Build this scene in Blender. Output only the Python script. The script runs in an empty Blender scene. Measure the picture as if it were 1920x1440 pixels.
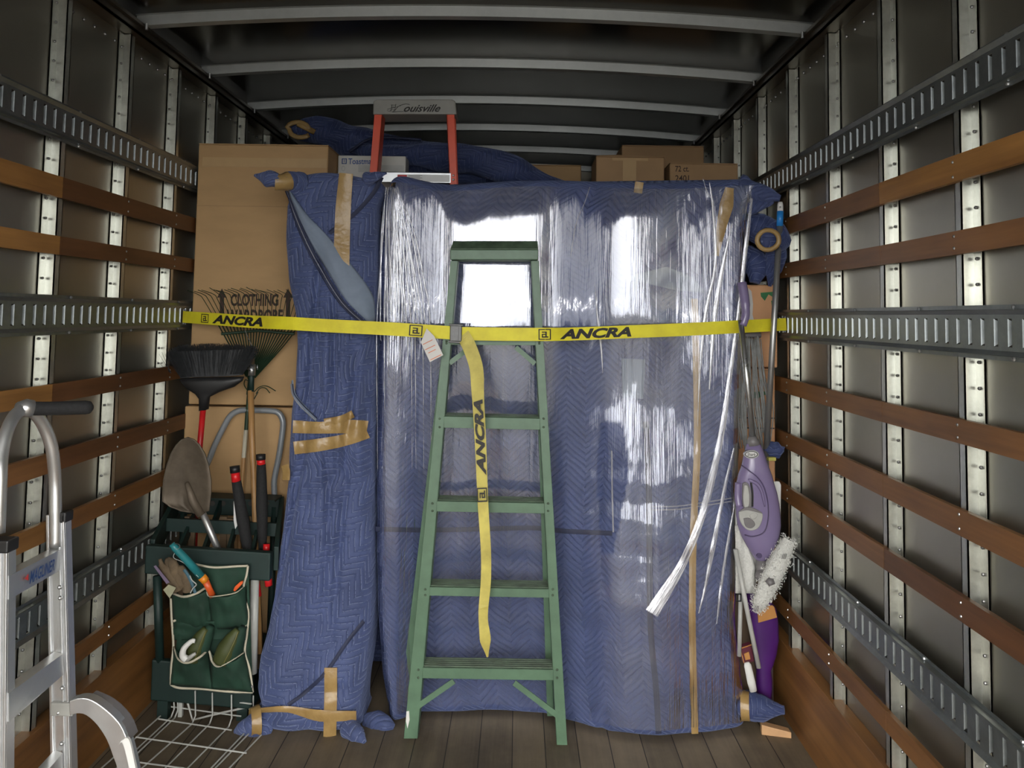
import bpy, math, random
from mathutils import Vector, Matrix, noise
random.seed(7)
scn = bpy.context.scene
C = scn.collection

# ------------------------------------------------------------------ camera, light, exposure
FPX, CYP, EYE = 1493.0, 499.61, 1.547
PITCH, ROLL, YAW = 0.06187, 0.01610, -0.00914
def _rot(d):
    c, s = math.cos(ROLL), math.sin(ROLL);  d = (c*d[0]-s*d[2], d[1], s*d[0]+c*d[2])
    c, s = math.cos(PITCH), math.sin(PITCH); d = (d[0], c*d[1]-s*d[2], s*d[1]+c*d[2])
    c, s = math.cos(YAW), math.sin(YAW);    d = (c*d[0]+s*d[1], -s*d[0]+c*d[1], d[2])
    return Vector(d)
cd = bpy.data.cameras.new('camera'); cam = bpy.data.objects.new('camera', cd); C.objects.link(cam)
scn.camera = cam
cd.sensor_width = 36.0; cd.lens = FPX/1920*36; cd.shift_y = -(720-CYP)/1920
cd.clip_start = 0.02; cd.clip_end = 400
ex, ez, ey = _rot((1,0,0)), _rot((0,0,1)), _rot((0,1,0))
cam.matrix_world = Matrix(((ex.x,ez.x,-ey.x,0),(ex.y,ez.y,-ey.y,0),(ex.z,ez.z,-ey.z,EYE),(0,0,0,1)))

SKY = 9.0
w = bpy.data.worlds.new('sky'); scn.world = w; w.use_nodes = True
nt = w.node_tree; bg = nt.nodes['Background']
tc = nt.nodes.new('ShaderNodeTexCoord'); sp = nt.nodes.new('ShaderNodeSeparateXYZ'); cr = nt.nodes.new('ShaderNodeValToRGB')
nt.links.new(tc.outputs['Generated'], sp.inputs[0]); nt.links.new(sp.outputs[2], cr.inputs[0]); nt.links.new(cr.outputs[0], bg.inputs[0])
cr.color_ramp.elements[0].position = 0.0; cr.color_ramp.elements[0].color = (0.80,0.82,0.84,1)
cr.color_ramp.elements[1].position = 0.35; cr.color_ramp.elements[1].color = (1.0,0.97,0.90,1)
bg.inputs[1].default_value = SKY
scn.view_settings.view_transform = 'Standard'; scn.view_settings.look = 'None'
scn.view_settings.gamma = 1.0; scn.view_settings.exposure = 0.0; scn.view_settings.use_curve_mapping = False
# the camera's own flash, just above the lens
fl = bpy.data.lights.new('camera_flash', 'AREA'); fl.shape = 'RECTANGLE'; fl.size = 0.04; fl.size_y = 0.02; fl.energy = 5.0; fl.color = (1,0.98,0.95)
flo = bpy.data.objects.new('camera_flash', fl); C.objects.link(flo); flo.location = (0.05, 0.0, EYE+0.07); flo.rotation_euler = (math.radians(86), 0, 0)

# ------------------------------------------------------------------ helpers
def P(px, py, Y):                       # the point seen at a pixel, at distance Y along the truck
    d = _rot(((px-960)/FPX, 1.0, -(py-CYP)/FPX)); t = Y/d.y
    return Vector((d.x*t, Y, d.z*t+EYE))
def PF(px, py, h=0.0):                  # the point seen at a pixel, at height h over the floor
    d = _rot(((px-960)/FPX, 1.0, -(py-CYP)/FPX)); t = (h-EYE)/d.z
    return Vector((d.x*t, d.y*t, h))
def lerp(a, b, t): return a+(b-a)*t
def interp(tab, v):                     # tab sorted by first entry
    if v <= tab[0][0]: return tab[0][1]
    for (a, x), (b, y) in zip(tab, tab[1:]):
        if v <= b: 
            t = (v-a)/(b-a); t = t*t*(3-2*t)*0.35+t*0.65
            return x+(y-x)*t
    return tab[-1][1]
def smooth(pts, n=6):                   # catmull-rom through the points
    pts = [Vector(p) for p in pts]
    if len(pts) < 3: return pts
    q = [pts[0]*2-pts[1]]+pts+[pts[-1]*2-pts[-2]]; out = []
    for i in range(1, len(q)-2):
        a, b, c, d = q[i-1], q[i], q[i+1], q[i+2]
        for k in range(n):
            t = k/n
            out.append(0.5*((2*b)+(c-a)*t+(2*a-5*b+4*c-d)*t*t+(3*b-a-3*c+d)*t**3))
    out.append(pts[-1]); return out
def nz(x, y=0.0, z=0.0): return noise.noise(Vector((x, y, z)))

class MB:
    def __init__(s): s.v = []; s.f = []; s.uv = []
    def add(s, vs, fs, uvs=None):
        o = len(s.v); s.v += [tuple(p) for p in vs]; s.f += [tuple(i+o for i in f) for f in fs]
        s.uv += list(uvs) if uvs else [(p[0]+p[1]*0.7, p[2]) for p in vs]
        return s
    def box(s, lo, hi):
        x0,y0,z0 = lo; x1,y1,z1 = hi
        return s.hexa([(x0,y0,z0),(x1,y0,z0),(x1,y0,z1),(x0,y0,z1),(x0,y1,z0),(x1,y1,z0),(x1,y1,z1),(x0,y1,z1)])
    def hexa(s, p):                     # 0-3 front loop, 4-7 back loop
        return s.add(p, [(0,1,2,3),(5,4,7,6),(4,0,3,7),(1,5,6,2),(3,2,6,7),(4,5,1,0)])
    def beam(s, a, b, wv, dv):          # bar from a to b, cross-section vectors wv, dv (full size), centred
        a, b, wv, dv = Vector(a), Vector(b), Vector(wv)/2, Vector(dv)/2
        return s.hexa([a-wv-dv, a+wv-dv, b+wv-dv, b-wv-dv, a-wv+dv, a+wv+dv, b+wv+dv, b-wv+dv])
    def poly(s, pts, off):              # prism: outline pts pushed by off
        pts = [Vector(p) for p in pts]; off = Vector(off); n = len(pts)
        return s.add(pts+[p+off for p in pts], [tuple(range(n)), tuple(range(2*n-1, n-1, -1))]+[(i, n+i, n+(i+1) % n, (i+1) % n) for i in range(n)])
    def tube(s, pts, r, n=10, closed=False, flat=1.0, fx=None, caps=True):
        pts = [Vector(p) for p in pts]; m = len(pts); rr = r if isinstance(r, (list, tuple)) else [r]*m
        vs = []; prev = None; uvs = []; L = 0
        for i, p in enumerate(pts):
            if closed: t = pts[(i+1) % m]-pts[i-1]
            else: t = pts[min(i+1, m-1)]-pts[max(i-1, 0)]
            t.normalize()
            if prev is None:
                ref = Vector(fx) if fx else (Vector((0,0,1)) if abs(t.z) < 0.9 else Vector((1,0,0)))
                prev = (ref-t*ref.dot(t)).normalized()
            else: prev = (prev-t*prev.dot(t)).normalized()
            q = t.cross(prev)
            if i: L += (p-pts[i-1]).length
            for k in range(n):
                a = 2*math.pi*k/n; vs.append(p+prev*(math.cos(a)*rr[i])+q*(math.sin(a)*rr[i]*flat)); uvs.append((rr[i]*a, L))
        fs = []
        for i in range(m if closed else m-1):
            j = (i+1) % m
            for k in range(n): l = (k+1) % n; fs.append((i*n+k, i*n+l, j*n+l, j*n+k))
        if not closed and caps: fs += [tuple(range(n-1, -1, -1)), tuple((m-1)*n+k for k in range(n))]
        return s.add(vs, fs, uvs)
    def grid(s, rows, uvr=None, wrap=False):
        nv = len(rows); nu = len(rows[0]); vs = [p for r in rows for p in r]; fs = []
        for j in range(nv-1):
            for i in range(nu if wrap else nu-1):
                k = (i+1) % nu; fs.append((j*nu+i, j*nu+k, (j+1)*nu+k, (j+1)*nu+i))
        return s.add(vs, fs, [q for r in uvr for q in r] if uvr else None)
    def ball(s, c, r, n=12, sc=(1,1,1)):
        rows = []
        for j in range(n+1):
            a = math.pi*j/n; a = min(max(a, 0.02), math.pi-0.02)
            rows.append([Vector(c)+Vector((r*sc[0]*math.sin(a)*math.cos(2*math.pi*i/(2*n)), r*sc[1]*math.sin(a)*math.sin(2*math.pi*i/(2*n)), -r*sc[2]*math.cos(a))) for i in range(2*n)])
        s.grid(rows, wrap=True); return s
    def build(s, name, mat, parent=None, sm=False, label=None, bevel=0.0, solid=0.0):
        me = bpy.data.meshes.new(name); me.from_pydata(s.v, [], s.f)
        uvl = me.uv_layers.new(name='UVMap')
        for lp in me.loops: uvl.data[lp.index].uv = s.uv[lp.vertex_index]
        if sm: me.polygons.foreach_set('use_smooth', [True]*len(me.polygons))
        me.materials.append(mat)
        import bmesh as _b
        bm = _b.new(); bm.from_mesh(me); _b.ops.recalc_face_normals(bm, faces=bm.faces); bm.to_mesh(me); bm.free()
        me.update(); o = bpy.data.objects.new(name, me); C.objects.link(o)
        if parent is not None:
            o.parent = parent; o.matrix_parent_inverse = Matrix.Translation(parent_world(parent)).inverted()
        if label: o['label'] = label
        if solid:
            m = o.modifiers.new('thickness', 'SOLIDIFY'); m.thickness = solid; m.offset = 0
        if bevel:
            m = o.modifiers.new('bevel', 'BEVEL'); m.width = bevel; m.segments = 2; m.limit_method = 'ANGLE'
        return o
def parent_world(o):
    v = Vector(o.location)
    return v
def tag(o, label, cat, group=None):
    o['label'] = label; o['category'] = cat
    if group: o['group'] = group
    return o
def thing(name, label, cat, loc, group=None):
    o = bpy.data.objects.new(name, None); C.objects.link(o); o.location = loc; o.empty_display_size = 0.05
    return tag(o, label, cat, group)
def struct(o): o['kind'] = 'structure'; return o

def text_obj(name, s, mat, O, X, Y, wd, ht, parent, shear=0.0, bold=0.0, depth=0.0008, label=None, path=None):
    """lettering as thin solid glyphs: O lower-left corner, X / Y unit directions, fitted to wd x ht"""
    cu = bpy.data.curves.new(name, 'FONT'); cu.body = s; cu.shear = shear; cu.offset = bold; cu.resolution_u = 3
    t = bpy.data.objects.new(name, cu); C.objects.link(t); bpy.context.view_layer.update()
    dg = bpy.context.evaluated_depsgraph_get(); me = bpy.data.meshes.new_from_object(t.evaluated_get(dg))
    bpy.data.objects.remove(t)
    xs = [v.co.x for v in me.vertices]; ys = [v.co.y for v in me.vertices]
    x0, x1, y0, y1 = min(xs), max(xs), min(ys), max(ys)
    X = Vector(X).normalized(); Y = Vector(Y).normalized(); N = X.cross(Y)
    n = len(me.vertices); vs = []
    for v in me.vertices:
        a = (v.co.x-x0)/(x1-x0)*wd; b = (v.co.y-y0)/(y1-y0)*ht
        vs.append(path(a, b) if path else Vector(O)+X*a+Y*b+N*depth)
    m = MB(); m.add(vs, [tuple(p.vertices) for p in me.polygons])
    return m.build(name, mat, parent, label=label)

# ------------------------------------------------------------------ materials
class N:
    def __init__(s, name):
        s.m = bpy.data.materials.new(name); s.m.use_nodes = True; s.t = s.m.node_tree; s.b = s.t.nodes['Principled BSDF']
    def n(s, typ, **kw):
        x = s.t.nodes.new(typ)
        for k, v in kw.items(): setattr(x, k, v)
        return x
    def l(s, a, b): s.t.links.new(a, b)
    def math(s, op, a, b=None, c=None):
        x = s.n('ShaderNodeMath', operation=op)
        for i, v in enumerate((a, b, c)):
            if v is None: continue
            if isinstance(v, (int, float)): x.inputs[i].default_value = v
            else: s.l(v, x.inputs[i])
        return x.outputs[0]
    def coord(s, kind='Object', scale=(1,1,1), rot=0.0):
        c = s.n('ShaderNodeTexCoord'); mp = s.n('ShaderNodeMapping'); mp.inputs['Scale'].default_value = scale; mp.inputs['Rotation'].default_value = (0,0,rot)
        s.l(c.outputs[kind], mp.inputs[0]); return mp.outputs[0]
    def noise(s, vec, scale, detail=3, rough=0.5):
        x = s.n('ShaderNodeTexNoise'); x.inputs['Scale'].default_value = scale; x.inputs['Detail'].default_value = detail; x.inputs['Roughness'].default_value = rough
        s.l(vec, x.inputs['Vector']); return x.outputs[0]
    def ramp(s, fac, stops):
        r = s.n('ShaderNodeValToRGB'); s.l(fac, r.inputs[0]); e = r.color_ramp.elements
        while len(e) < len(stops): e.new(0.5)
        for q, (p, c) in zip(e, stops): q.position = p; q.color = (*c, 1) if len(c) == 3 else c
        return r.outputs[0]
    def mix(s, fac, a, b):
        x = s.n('ShaderNodeMix', data_type='RGBA')
        for i, v in ((0, fac), (6, a), (7, b)):
            if isinstance(v, (int, float)): x.inputs[i].default_value = v
            elif isinstance(v, tuple): x.inputs[i].default_value = (*v, 1)
            else: s.l(v, x.inputs[i])
        return x.outputs[2]
    def bump(s, h, strength=0.3, dist=0.01):
        x = s.n('ShaderNodeBump'); x.inputs['Strength'].default_value = strength; x.inputs['Distance'].default_value = dist
        s.l(h, x.inputs['Height']); s.l(x.outputs[0], s.b.inputs['Normal']); return x
    def set(s, col=None, rough=None, metal=None, spec=None):
        for k, v in (('Base Color', col), ('Roughness', rough), ('Metallic', metal), ('Specular IOR Level', spec)):
            if v is None: continue
            if isinstance(v, (int, float)): s.b.inputs[k].default_value = v
            elif isinstance(v, tuple): s.b.inputs[k].default_value = (*v, 1)
            else: s.l(v, s.b.inputs[k])
        return s
def simple(name, col, rough=0.5, metal=0.0, var=0.15, scale=12.0, bump=0.0, spec=None, stretch=(1,1,1)):
    k = N(name); v = k.coord('Object', stretch); f = k.noise(v, scale, 4, 0.6)
    d = tuple(c*(1-var) for c in col); b = tuple(min(1, c*(1+var)) for c in col)
    k.set(k.ramp(f, [(0.3, d), (0.7, b)]), rough, metal, spec)
    if bump: k.bump(f, bump, 0.004)
    return k.m
def galv(name, col, rough, metal=0.85, scale=30, var=0.2, stretch=(1,1,1), bmp=0.08, rv=0.25):
    k = N(name); v = k.coord('Object', stretch); f = k.noise(v, scale, 5, 0.7); g = k.noise(v, scale*0.12, 2)
    h = k.math('ADD', k.math('MULTIPLY', f, 0.5), k.math('MULTIPLY', g, 0.5))
    k.set(k.ramp(h, [(0.35, tuple(c*(1-var) for c in col)), (0.65, tuple(min(1, c*(1+var)) for c in col))]), None, metal)
    k.l(k.math('ADD', k.math('MULTIPLY', f, rv), rough-rv*0.5), k.b.inputs['Roughness']); k.bump(f, bmp, 0.002)
    return k.m
def wood(name, dark, light, along='Y', scale=1.0, rough=0.45, fine=26):
    st = {'Y': (fine, 1.2, fine), 'Z': (fine, fine, 1.2), 'X': (1.2, fine, fine)}[along]
    k = N(name); v = k.coord('Object', tuple(a*scale for a in st)); f = k.noise(v, 1.0, 5, 0.65)
    v2 = k.coord('Object', (2.2, 2.2, 6)); g = k.noise(v2, 1.3, 3)
    h = k.math('ADD', k.math('MULTIPLY', f, 0.6), k.math('MULTIPLY', g, 0.4))
    k.set(k.ramp(h, [(0.33, dark), (0.66, light)]), rough, 0.0); k.bump(f, 0.15, 0.003); return k.m
def blanket_mat(name, base, thread, mode=0, sp=0.026, per=0.075, amp=1.0, rot=0.0, puff=0.5):
    k = N(name); vec = k.coord('UV', (1,1,1), rot); sx = k.n('ShaderNodeSeparateXYZ'); k.l(vec, sx.inputs[0])
    u, v = sx.outputs[0], sx.outputs[1]
    nn = k.noise(vec, 5.0, 2); w_ = k.math('MULTIPLY', k.math('SUBTRACT', nn, 0.5), 0.05)
    a, b = (u, v) if mode == 0 else (v, u)
    s_ = k.math('ADD', k.math('ADD', b, k.math('MULTIPLY', k.math('PINGPONG', a, per), amp)), w_)
    fr = k.math('FRACT', k.math('DIVIDE', s_, sp)); d = k.math('ABSOLUTE', k.math('SUBTRACT', fr, 0.5))   # 0.5 at the stitch
    h = k.math('SUBTRACT', 1.0, k.math('POWER', k.math('MULTIPLY', d, 2.0), 3.5))
    dash = k.math('GREATER_THAN', k.noise(k.coord('UV', (1,1,1)), 90, 1), 0.44)
    line = k.math('MULTIPLY', k.math('GREATER_THAN', d, 0.462), dash)
    cloth = k.noise(k.coord('UV'), 7, 4, 0.6); fuzz = k.noise(k.coord('UV'), 260, 2)
    col = k.ramp(k.math('ADD', k.math('MULTIPLY', cloth, 0.75), k.math('MULTIPLY', fuzz, 0.25)), [(0.3, tuple(c*0.72 for c in base)), (0.7, tuple(c*1.3 for c in base))])
    k.set(k.mix(line, col, thread), 0.62, 0.0, 0.35)
    k.b.inputs['Sheen Weight'].default_value = 0.35; k.b.inputs['Sheen Roughness'].default_value = 0.5; k.b.inputs['Sheen Tint'].default_value = (0.5,0.6,1,1)
    k.bump(k.math('ADD', h, k.math('MULTIPLY', fuzz, 0.25)), puff, 0.012); return k.m

M = {}
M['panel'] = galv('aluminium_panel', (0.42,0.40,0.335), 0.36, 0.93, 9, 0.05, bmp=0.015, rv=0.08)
M['galv'] = galv('galvanised_rib', (0.56,0.565,0.52), 0.34, 0.88, 40, 0.16)
M['track'] = galv('galvanised_track', (0.26,0.28,0.28), 0.38, 0.85, 36, 0.22)
M['bow'] = galv('roof_bow_metal', (0.40,0.42,0.42), 0.45, 0.6, 20, 0.12)
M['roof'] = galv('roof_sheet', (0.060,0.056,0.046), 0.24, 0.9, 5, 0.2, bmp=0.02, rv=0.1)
M['rail'] = galv('top_rail_metal', (0.12,0.105,0.085), 0.36, 0.8, 8, 0.3)
M['rivet'] = simple('rivet_steel', (0.25,0.25,0.25), 0.4, 0.8)
M['hole_shade'] = simple('dark_slot', (0.05,0.04,0.035), 0.7)  # near-black colour painting the shade inside slots and rack holes
M['w_or'] = wood('orange_brown_wood', (0.20,0.088,0.022), (0.42,0.205,0.058))
M['w_dk'] = wood('dark_brown_wood', (0.070,0.028,0.010), (0.165,0.068,0.024))
M['w_md'] = wood('middle_brown_wood', (0.115,0.050,0.016), (0.27,0.122,0.040))
M['w_kick'] = wood('kickboard_wood', (0.10,0.042,0.013), (0.36,0.165,0.050), scale=0.5)
k = N('truck_floor_boards'); v = k.coord('Object', (1,1,1)); sx = k.n('ShaderNodeSeparateXYZ'); k.l(v, sx.inputs[0])
bx = k.math('DIVIDE', sx.outputs[0], 0.118); fr = k.math('FRACT', bx); gap = k.math('LESS_THAN', fr, 0.03)
wn = k.n('ShaderNodeTexWhiteNoise', noise_dimensions='1D'); k.l(k.math('FLOOR', bx), wn.inputs['W'])
f = k.noise(k.coord('Object', (30,1.5,30)), 1.0, 5, 0.7); g = k.noise(v, 3.0, 5, 0.7)
h = k.math('ADD', k.math('MULTIPLY', f, 0.35), k.math('ADD', k.math('MULTIPLY', g, 0.45), k.math('MULTIPLY', wn.outputs[0], 0.2)))
k.set(k.mix(gap, k.ramp(h, [(0.3, (0.070,0.054,0.036)), (0.7, (0.21,0.165,0.11))]), (0.012,0.009,0.007)), 0.65); k.bump(f, 0.2, 0.003); M['floor'] = k.m
M['card'] = simple('cardboard_brown', (0.46,0.29,0.135), 0.75, 0, 0.06, 5, stretch=(1,1,3))
M['card_o'] = simple('cardboard_orange', (0.60,0.32,0.16), 0.72, 0, 0.08, 6)
M['card_d'] = simple('cardboard_dark', (0.36,0.22,0.11), 0.75, 0, 0.08, 6)
M['card_ct'] = simple('clear_packing_tape', (0.50,0.34,0.18), 0.12, 0, 0.05, 9)
M['white_card'] = simple('white_carton_print', (0.55,0.54,0.50), 0.5, 0, 0.05)
M['ink'] = simple('black_ink', (0.018,0.016,0.016), 0.6)
M['ink_brown'] = simple('carton_ink', (0.05,0.028,0.018), 0.7)
M['ink_blue'] = simple('blue_ink', (0.03,0.08,0.26), 0.5)
M['ink_green'] = simple('green_ink', (0.02,0.16,0.05), 0.5)
M['ink_red'] = simple('red_ink', (0.6,0.05,0.05), 0.5)
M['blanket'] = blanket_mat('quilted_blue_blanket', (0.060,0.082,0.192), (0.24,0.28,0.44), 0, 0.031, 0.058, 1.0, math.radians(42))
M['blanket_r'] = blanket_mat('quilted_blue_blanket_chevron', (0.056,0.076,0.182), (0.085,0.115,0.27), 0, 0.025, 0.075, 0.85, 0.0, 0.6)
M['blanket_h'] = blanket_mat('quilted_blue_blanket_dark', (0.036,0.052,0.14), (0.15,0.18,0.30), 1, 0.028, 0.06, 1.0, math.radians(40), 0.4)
M['lining'] = simple('pale_blue_lining', (0.19,0.235,0.31), 0.75, 0, 0.1, 20, 0.1)
M['binding'] = simple('dark_binding', (0.018,0.024,0.06), 0.7)
M['seamline'] = simple('pale_stitch', (0.30,0.30,0.34), 0.6)
def tapem():
    k = N('tan_packing_tape'); v = k.coord('Object'); f = k.noise(v, 14, 4, 0.6); g = k.noise(k.coord('Object', (30,30,30)), 1.0, 3)
    k.set(k.ramp(f, [(0.3, (0.26,0.160,0.055)), (0.7, (0.40,0.265,0.105))]), 0.30, 0.0, 0.45); k.bump(k.math('ADD', f, k.math('MULTIPLY', g, 0.6)), 0.5, 0.008); return k.m
M['tape'] = tapem()
M['green'] = simple('green_painted_ladder', (0.095,0.175,0.108), 0.42, 0, 0.16, 16, 0.05)
M['green_d'] = simple('green_step_tread', (0.065,0.100,0.062), 0.55, 0, 0.4, 22, 0.1)
M['orange'] = simple('orange_fibreglass', (0.70,0.085,0.035), 0.4, 0, 0.06)
M['grey_pl'] = simple('grey_plastic', (0.30,0.30,0.28), 0.5, 0, 0.08)
M['alu'] = galv('brushed_aluminium', (0.68,0.69,0.70), 0.34, 0.85, 30, 0.06)
M['steel'] = galv('satin_steel', (0.50,0.51,0.52), 0.3, 0.9, 25, 0.1)
M['gtube'] = simple('grey_painted_tube', (0.26,0.28,0.30), 0.35, 0.2, 0.08)
M['black'] = simple('black_plastic', (0.014,0.014,0.015), 0.45)
M['foam'] = simple('black_foam', (0.012,0.012,0.013), 0.85, 0, 0.3, 120, 0.3)
M['bristle'] = simple('black_bristle', (0.030,0.032,0.035), 0.5, 0, 0.4, 60)
M['red'] = simple('red_plastic', (0.62,0.015,0.018), 0.35)
M['redh'] = simple('red_handle', (0.50,0.012,0.015), 0.35)
M['yellow'] = None
k = N('yellow_webbing'); v = k.coord('Object', (1,1,1)); f = k.noise(v, 7, 4, 0.6); g = k.noise(k.coord('Object', (60,60,500)), 1.0, 1)
k.set(k.ramp(f, [(0.25, (0.60,0.50,0.022)), (0.6, (0.82,0.74,0.030))]), 0.55); k.bump(g, 0.3, 0.002); M['yellow'] = k.m
k = N('dirty_yellow_webbing'); v = k.coord('Object', (1,1,1)); f = k.noise(v, 10, 4, 0.6); g = k.noise(k.coord('Object', (500,60,60)), 1.0, 1)
k.set(k.ramp(f, [(0.3, (0.38,0.31,0.07)), (0.65, (0.66,0.57,0.13))]), 0.6); k.bump(g, 0.3, 0.002); M['yellow2'] = k.m
M['buckle'] = galv('buckle_steel', (0.12,0.12,0.12), 0.5, 0.7, 60, 0.3)
M['white'] = simple('white_plastic', (0.70,0.70,0.68), 0.4, 0, 0.04)
M['label'] = simple('white_label', (0.62,0.60,0.58), 0.5, 0, 0.05)
M['redprint'] = simple('red_print', (0.65,0.22,0.12), 0.5)
M['wirewhite'] = simple('white_coated_wire', (0.46,0.47,0.45), 0.4, 0, 0.1)
M['dgreen'] = simple('dark_green_plastic', (0.006,0.022,0.019), 0.55, 0, 0.2, 10)
M['gcloth'] = simple('green_canvas', (0.010,0.040,0.024), 0.8, 0, 0.35, 9, 0.2)
M['cream'] = simple('cream_piping', (0.50,0.46,0.36), 0.7, 0, 0.08)
M['teal'] = simple('teal_handle', (0.02,0.19,0.21), 0.35)
M['orng'] = simple('amber_collar', (0.80,0.27,0.02), 0.4)
M['redor'] = simple('red_orange_tang', (0.66,0.10,0.02), 0.4)
M['olive'] = simple('olive_rubber', (0.050,0.062,0.016), 0.6, 0, 0.25, 12)
M['glove'] = simple('worn_brown_leather', (0.12,0.085,0.05), 0.85, 0, 0.45, 16, 0.4)
M['oakh'] = wood('ash_handle', (0.30,0.15,0.05), (0.55,0.32,0.13), 'Z')
M['dirt'] = simple('dirty_steel', (0.125,0.100,0.074), 0.6, 0.35, 0.3, 12, 0.15)
M['rakeg'] = simple('green_rake_steel', (0.018,0.045,0.022), 0.5, 0.2)
M['brownw'] = simple('old_brown_wood', (0.10,0.065,0.035), 0.8, 0, 0.3)
M['purple'] = simple('lilac_gloss_plastic', (0.205,0.165,0.300), 0.2, 0, 0.04, 4)
M['purple_d'] = simple('lilac_seam', (0.07,0.05,0.12), 0.4)
M['violet'] = simple('violet_plastic', (0.065,0.010,0.135), 0.4, 0, 0.15, 8)
M['maroon'] = simple('maroon_box', (0.10,0.012,0.03), 0.5)
M['orlab'] = simple('orange_label', (0.48,0.22,0.06), 0.5, 0, 0.1)
M['mgrey'] = simple('mid_grey_plastic', (0.17,0.16,0.165), 0.4)
M['lgrey'] = simple('light_grey_plastic', (0.42,0.42,0.40), 0.35)
M['fuzz'] = simple('white_microfibre', (0.60,0.60,0.57), 0.95, 0, 0.12, 160, 0.8)
M['string'] = simple('grey_mop_string', (0.22,0.225,0.22), 0.85, 0, 0.25, 40)
M['bluecap'] = simple('blue_cap', (0.02,0.22,0.62), 0.4)
M['pole'] = galv('brushed_pole', (0.42,0.42,0.42), 0.38, 0.8, 20, 0.06)
M['pine'] = simple('pale_pine', (0.58,0.34,0.17), 0.65, 0, 0.08, 20)
M['yelclip'] = simple('yellow_clip', (0.45,0.42,0.08), 0.5)

# stretch film: clear plastic, drawn into fine vertical streaks
def film_mat():
    k = N('stretch_film'); t = k.t; out = t.nodes['Material Output']
    vec = k.coord('UV', (1,1,1)); at = k.n('ShaderNodeAttribute', attribute_name='slack'); slack = at.outputs['Fac']
    cov = k.n('ShaderNodeAttribute', attribute_name='glare_cover').outputs['Fac']
    s1 = k.noise(k.coord('UV', (42, 1.3, 1), 0.03), 1.0, 3, 0.65); s2 = k.noise(k.coord('UV', (150, 3.5, 1), -0.03), 1.0, 2, 0.6)
    s3 = k.noise(k.coord('UV', (11, 2.0, 1)), 1.0, 3, 0.5)
    h = k.math('ADD', k.math('MULTIPLY', s1, 0.6), k.math('MULTIPLY', s2, 0.20))
    h = k.math('ADD', k.math('MULTIPLY', h, slack), k.math('MULTIPLY', s3, k.math('MULTIPLY', slack, 0.8)))
    b = k.n('ShaderNodeBump'); b.inputs['Distance'].default_value = 0.012; b.inputs['Strength'].default_value = 0.9; k.l(h, b.inputs['Height'])
    gl = k.n('ShaderNodeBsdfAnisotropic'); gl.inputs['Color'].default_value = (0.95,0.95,1,1); gl.inputs['Roughness'].default_value = 0.055; k.l(b.outputs[0], gl.inputs['Normal'])
    df = k.n('ShaderNodeBsdfDiffuse'); df.inputs['Color'].default_value = (0.62,0.62,0.70,1); k.l(b.outputs[0], df.inputs['Normal'])
    tr = k.n('ShaderNodeBsdfTransparent')
    streak = k.math('MULTIPLY', k.math('SUBTRACT', k.ramp_f(k.math('ADD', k.math('MULTIPLY', s1, 0.5), k.math('MULTIPLY', s2, 0.5)), 0.50, 0.72), 0.0), 0.20)
    haze = k.math('MULTIPLY', k.math('ADD', 0.075, streak), cov)
    m1 = k.n('ShaderNodeMixShader'); k.l(haze, m1.inputs[0]); k.l(tr.outputs[0], m1.inputs[1]); k.l(df.outputs[0], m1.inputs[2])
    fr = k.n('ShaderNodeFresnel'); fr.inputs[0].default_value = 1.50; k.l(b.outputs[0], fr.inputs['Normal'])
    fac = k.math('MULTIPLY', k.math('MULTIPLY', fr.outputs[0], 3.6), cov)
    m2 = k.n('ShaderNodeMixShader'); k.l(fac, m2.inputs[0]); k.l(m1.outputs[0], m2.inputs[1]); k.l(gl.outputs[0], m2.inputs[2])
    t.links.new(m2.outputs[0], out.inputs['Surface']); t.nodes.remove(k.b); return k.m
def _rf(s, f, a, b):
    x = s.n('ShaderNodeMapRange'); x.inputs['From Min'].default_value = a; x.inputs['From Max'].default_value = b; s.l(f, x.inputs['Value']); return x.outputs[0]
N.ramp_f = _rf
M['film'] = film_mat()
def strand_mat():
    k = N('bunched_film'); t = k.t; out = t.nodes['Material Output']
    s = k.noise(k.coord('UV', (140, 6, 1)), 1.0, 3, 0.6)
    b = k.n('ShaderNodeBump'); b.inputs['Distance'].default_value = 0.004; b.inputs['Strength'].default_value = 0.8; k.l(s, b.inputs['Height'])
    gl = k.n('ShaderNodeBsdfAnisotropic'); gl.inputs['Roughness'].default_value = 0.2; gl.inputs['Color'].default_value = (0.9,0.9,0.95,1); k.l(b.outputs[0], gl.inputs['Normal'])
    df = k.n('ShaderNodeBsdfDiffuse'); df.inputs['Color'].default_value = (0.8,0.8,0.84,1)
    tr = k.n('ShaderNodeBsdfTransparent'); m1 = k.n('ShaderNodeMixShader'); k.l(_rf(k, s, 0.3, 0.75), m1.inputs[0]); k.l(tr.outputs[0], m1.inputs[1]); k.l(df.outputs[0], m1.inputs[2])
    m2 = k.n('ShaderNodeMixShader'); m2.inputs[0].default_value = 0.22; k.l(m1.outputs[0], m2.inputs[1]); k.l(gl.outputs[0], m2.inputs[2])
    t.links.new(m2.outputs[0], out.inputs['Surface']); t.nodes.remove(k.b); return k.m
M['strand'] = strand_mat()
k = N('asphalt'); v = k.coord('Object'); f = k.noise(v, 3, 6, 0.7); k.set(k.ramp(f, [(0.3, (0.05,0.05,0.05)), (0.7, (0.09,0.09,0.09))]), 0.9); M['ground'] = k.m

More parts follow.
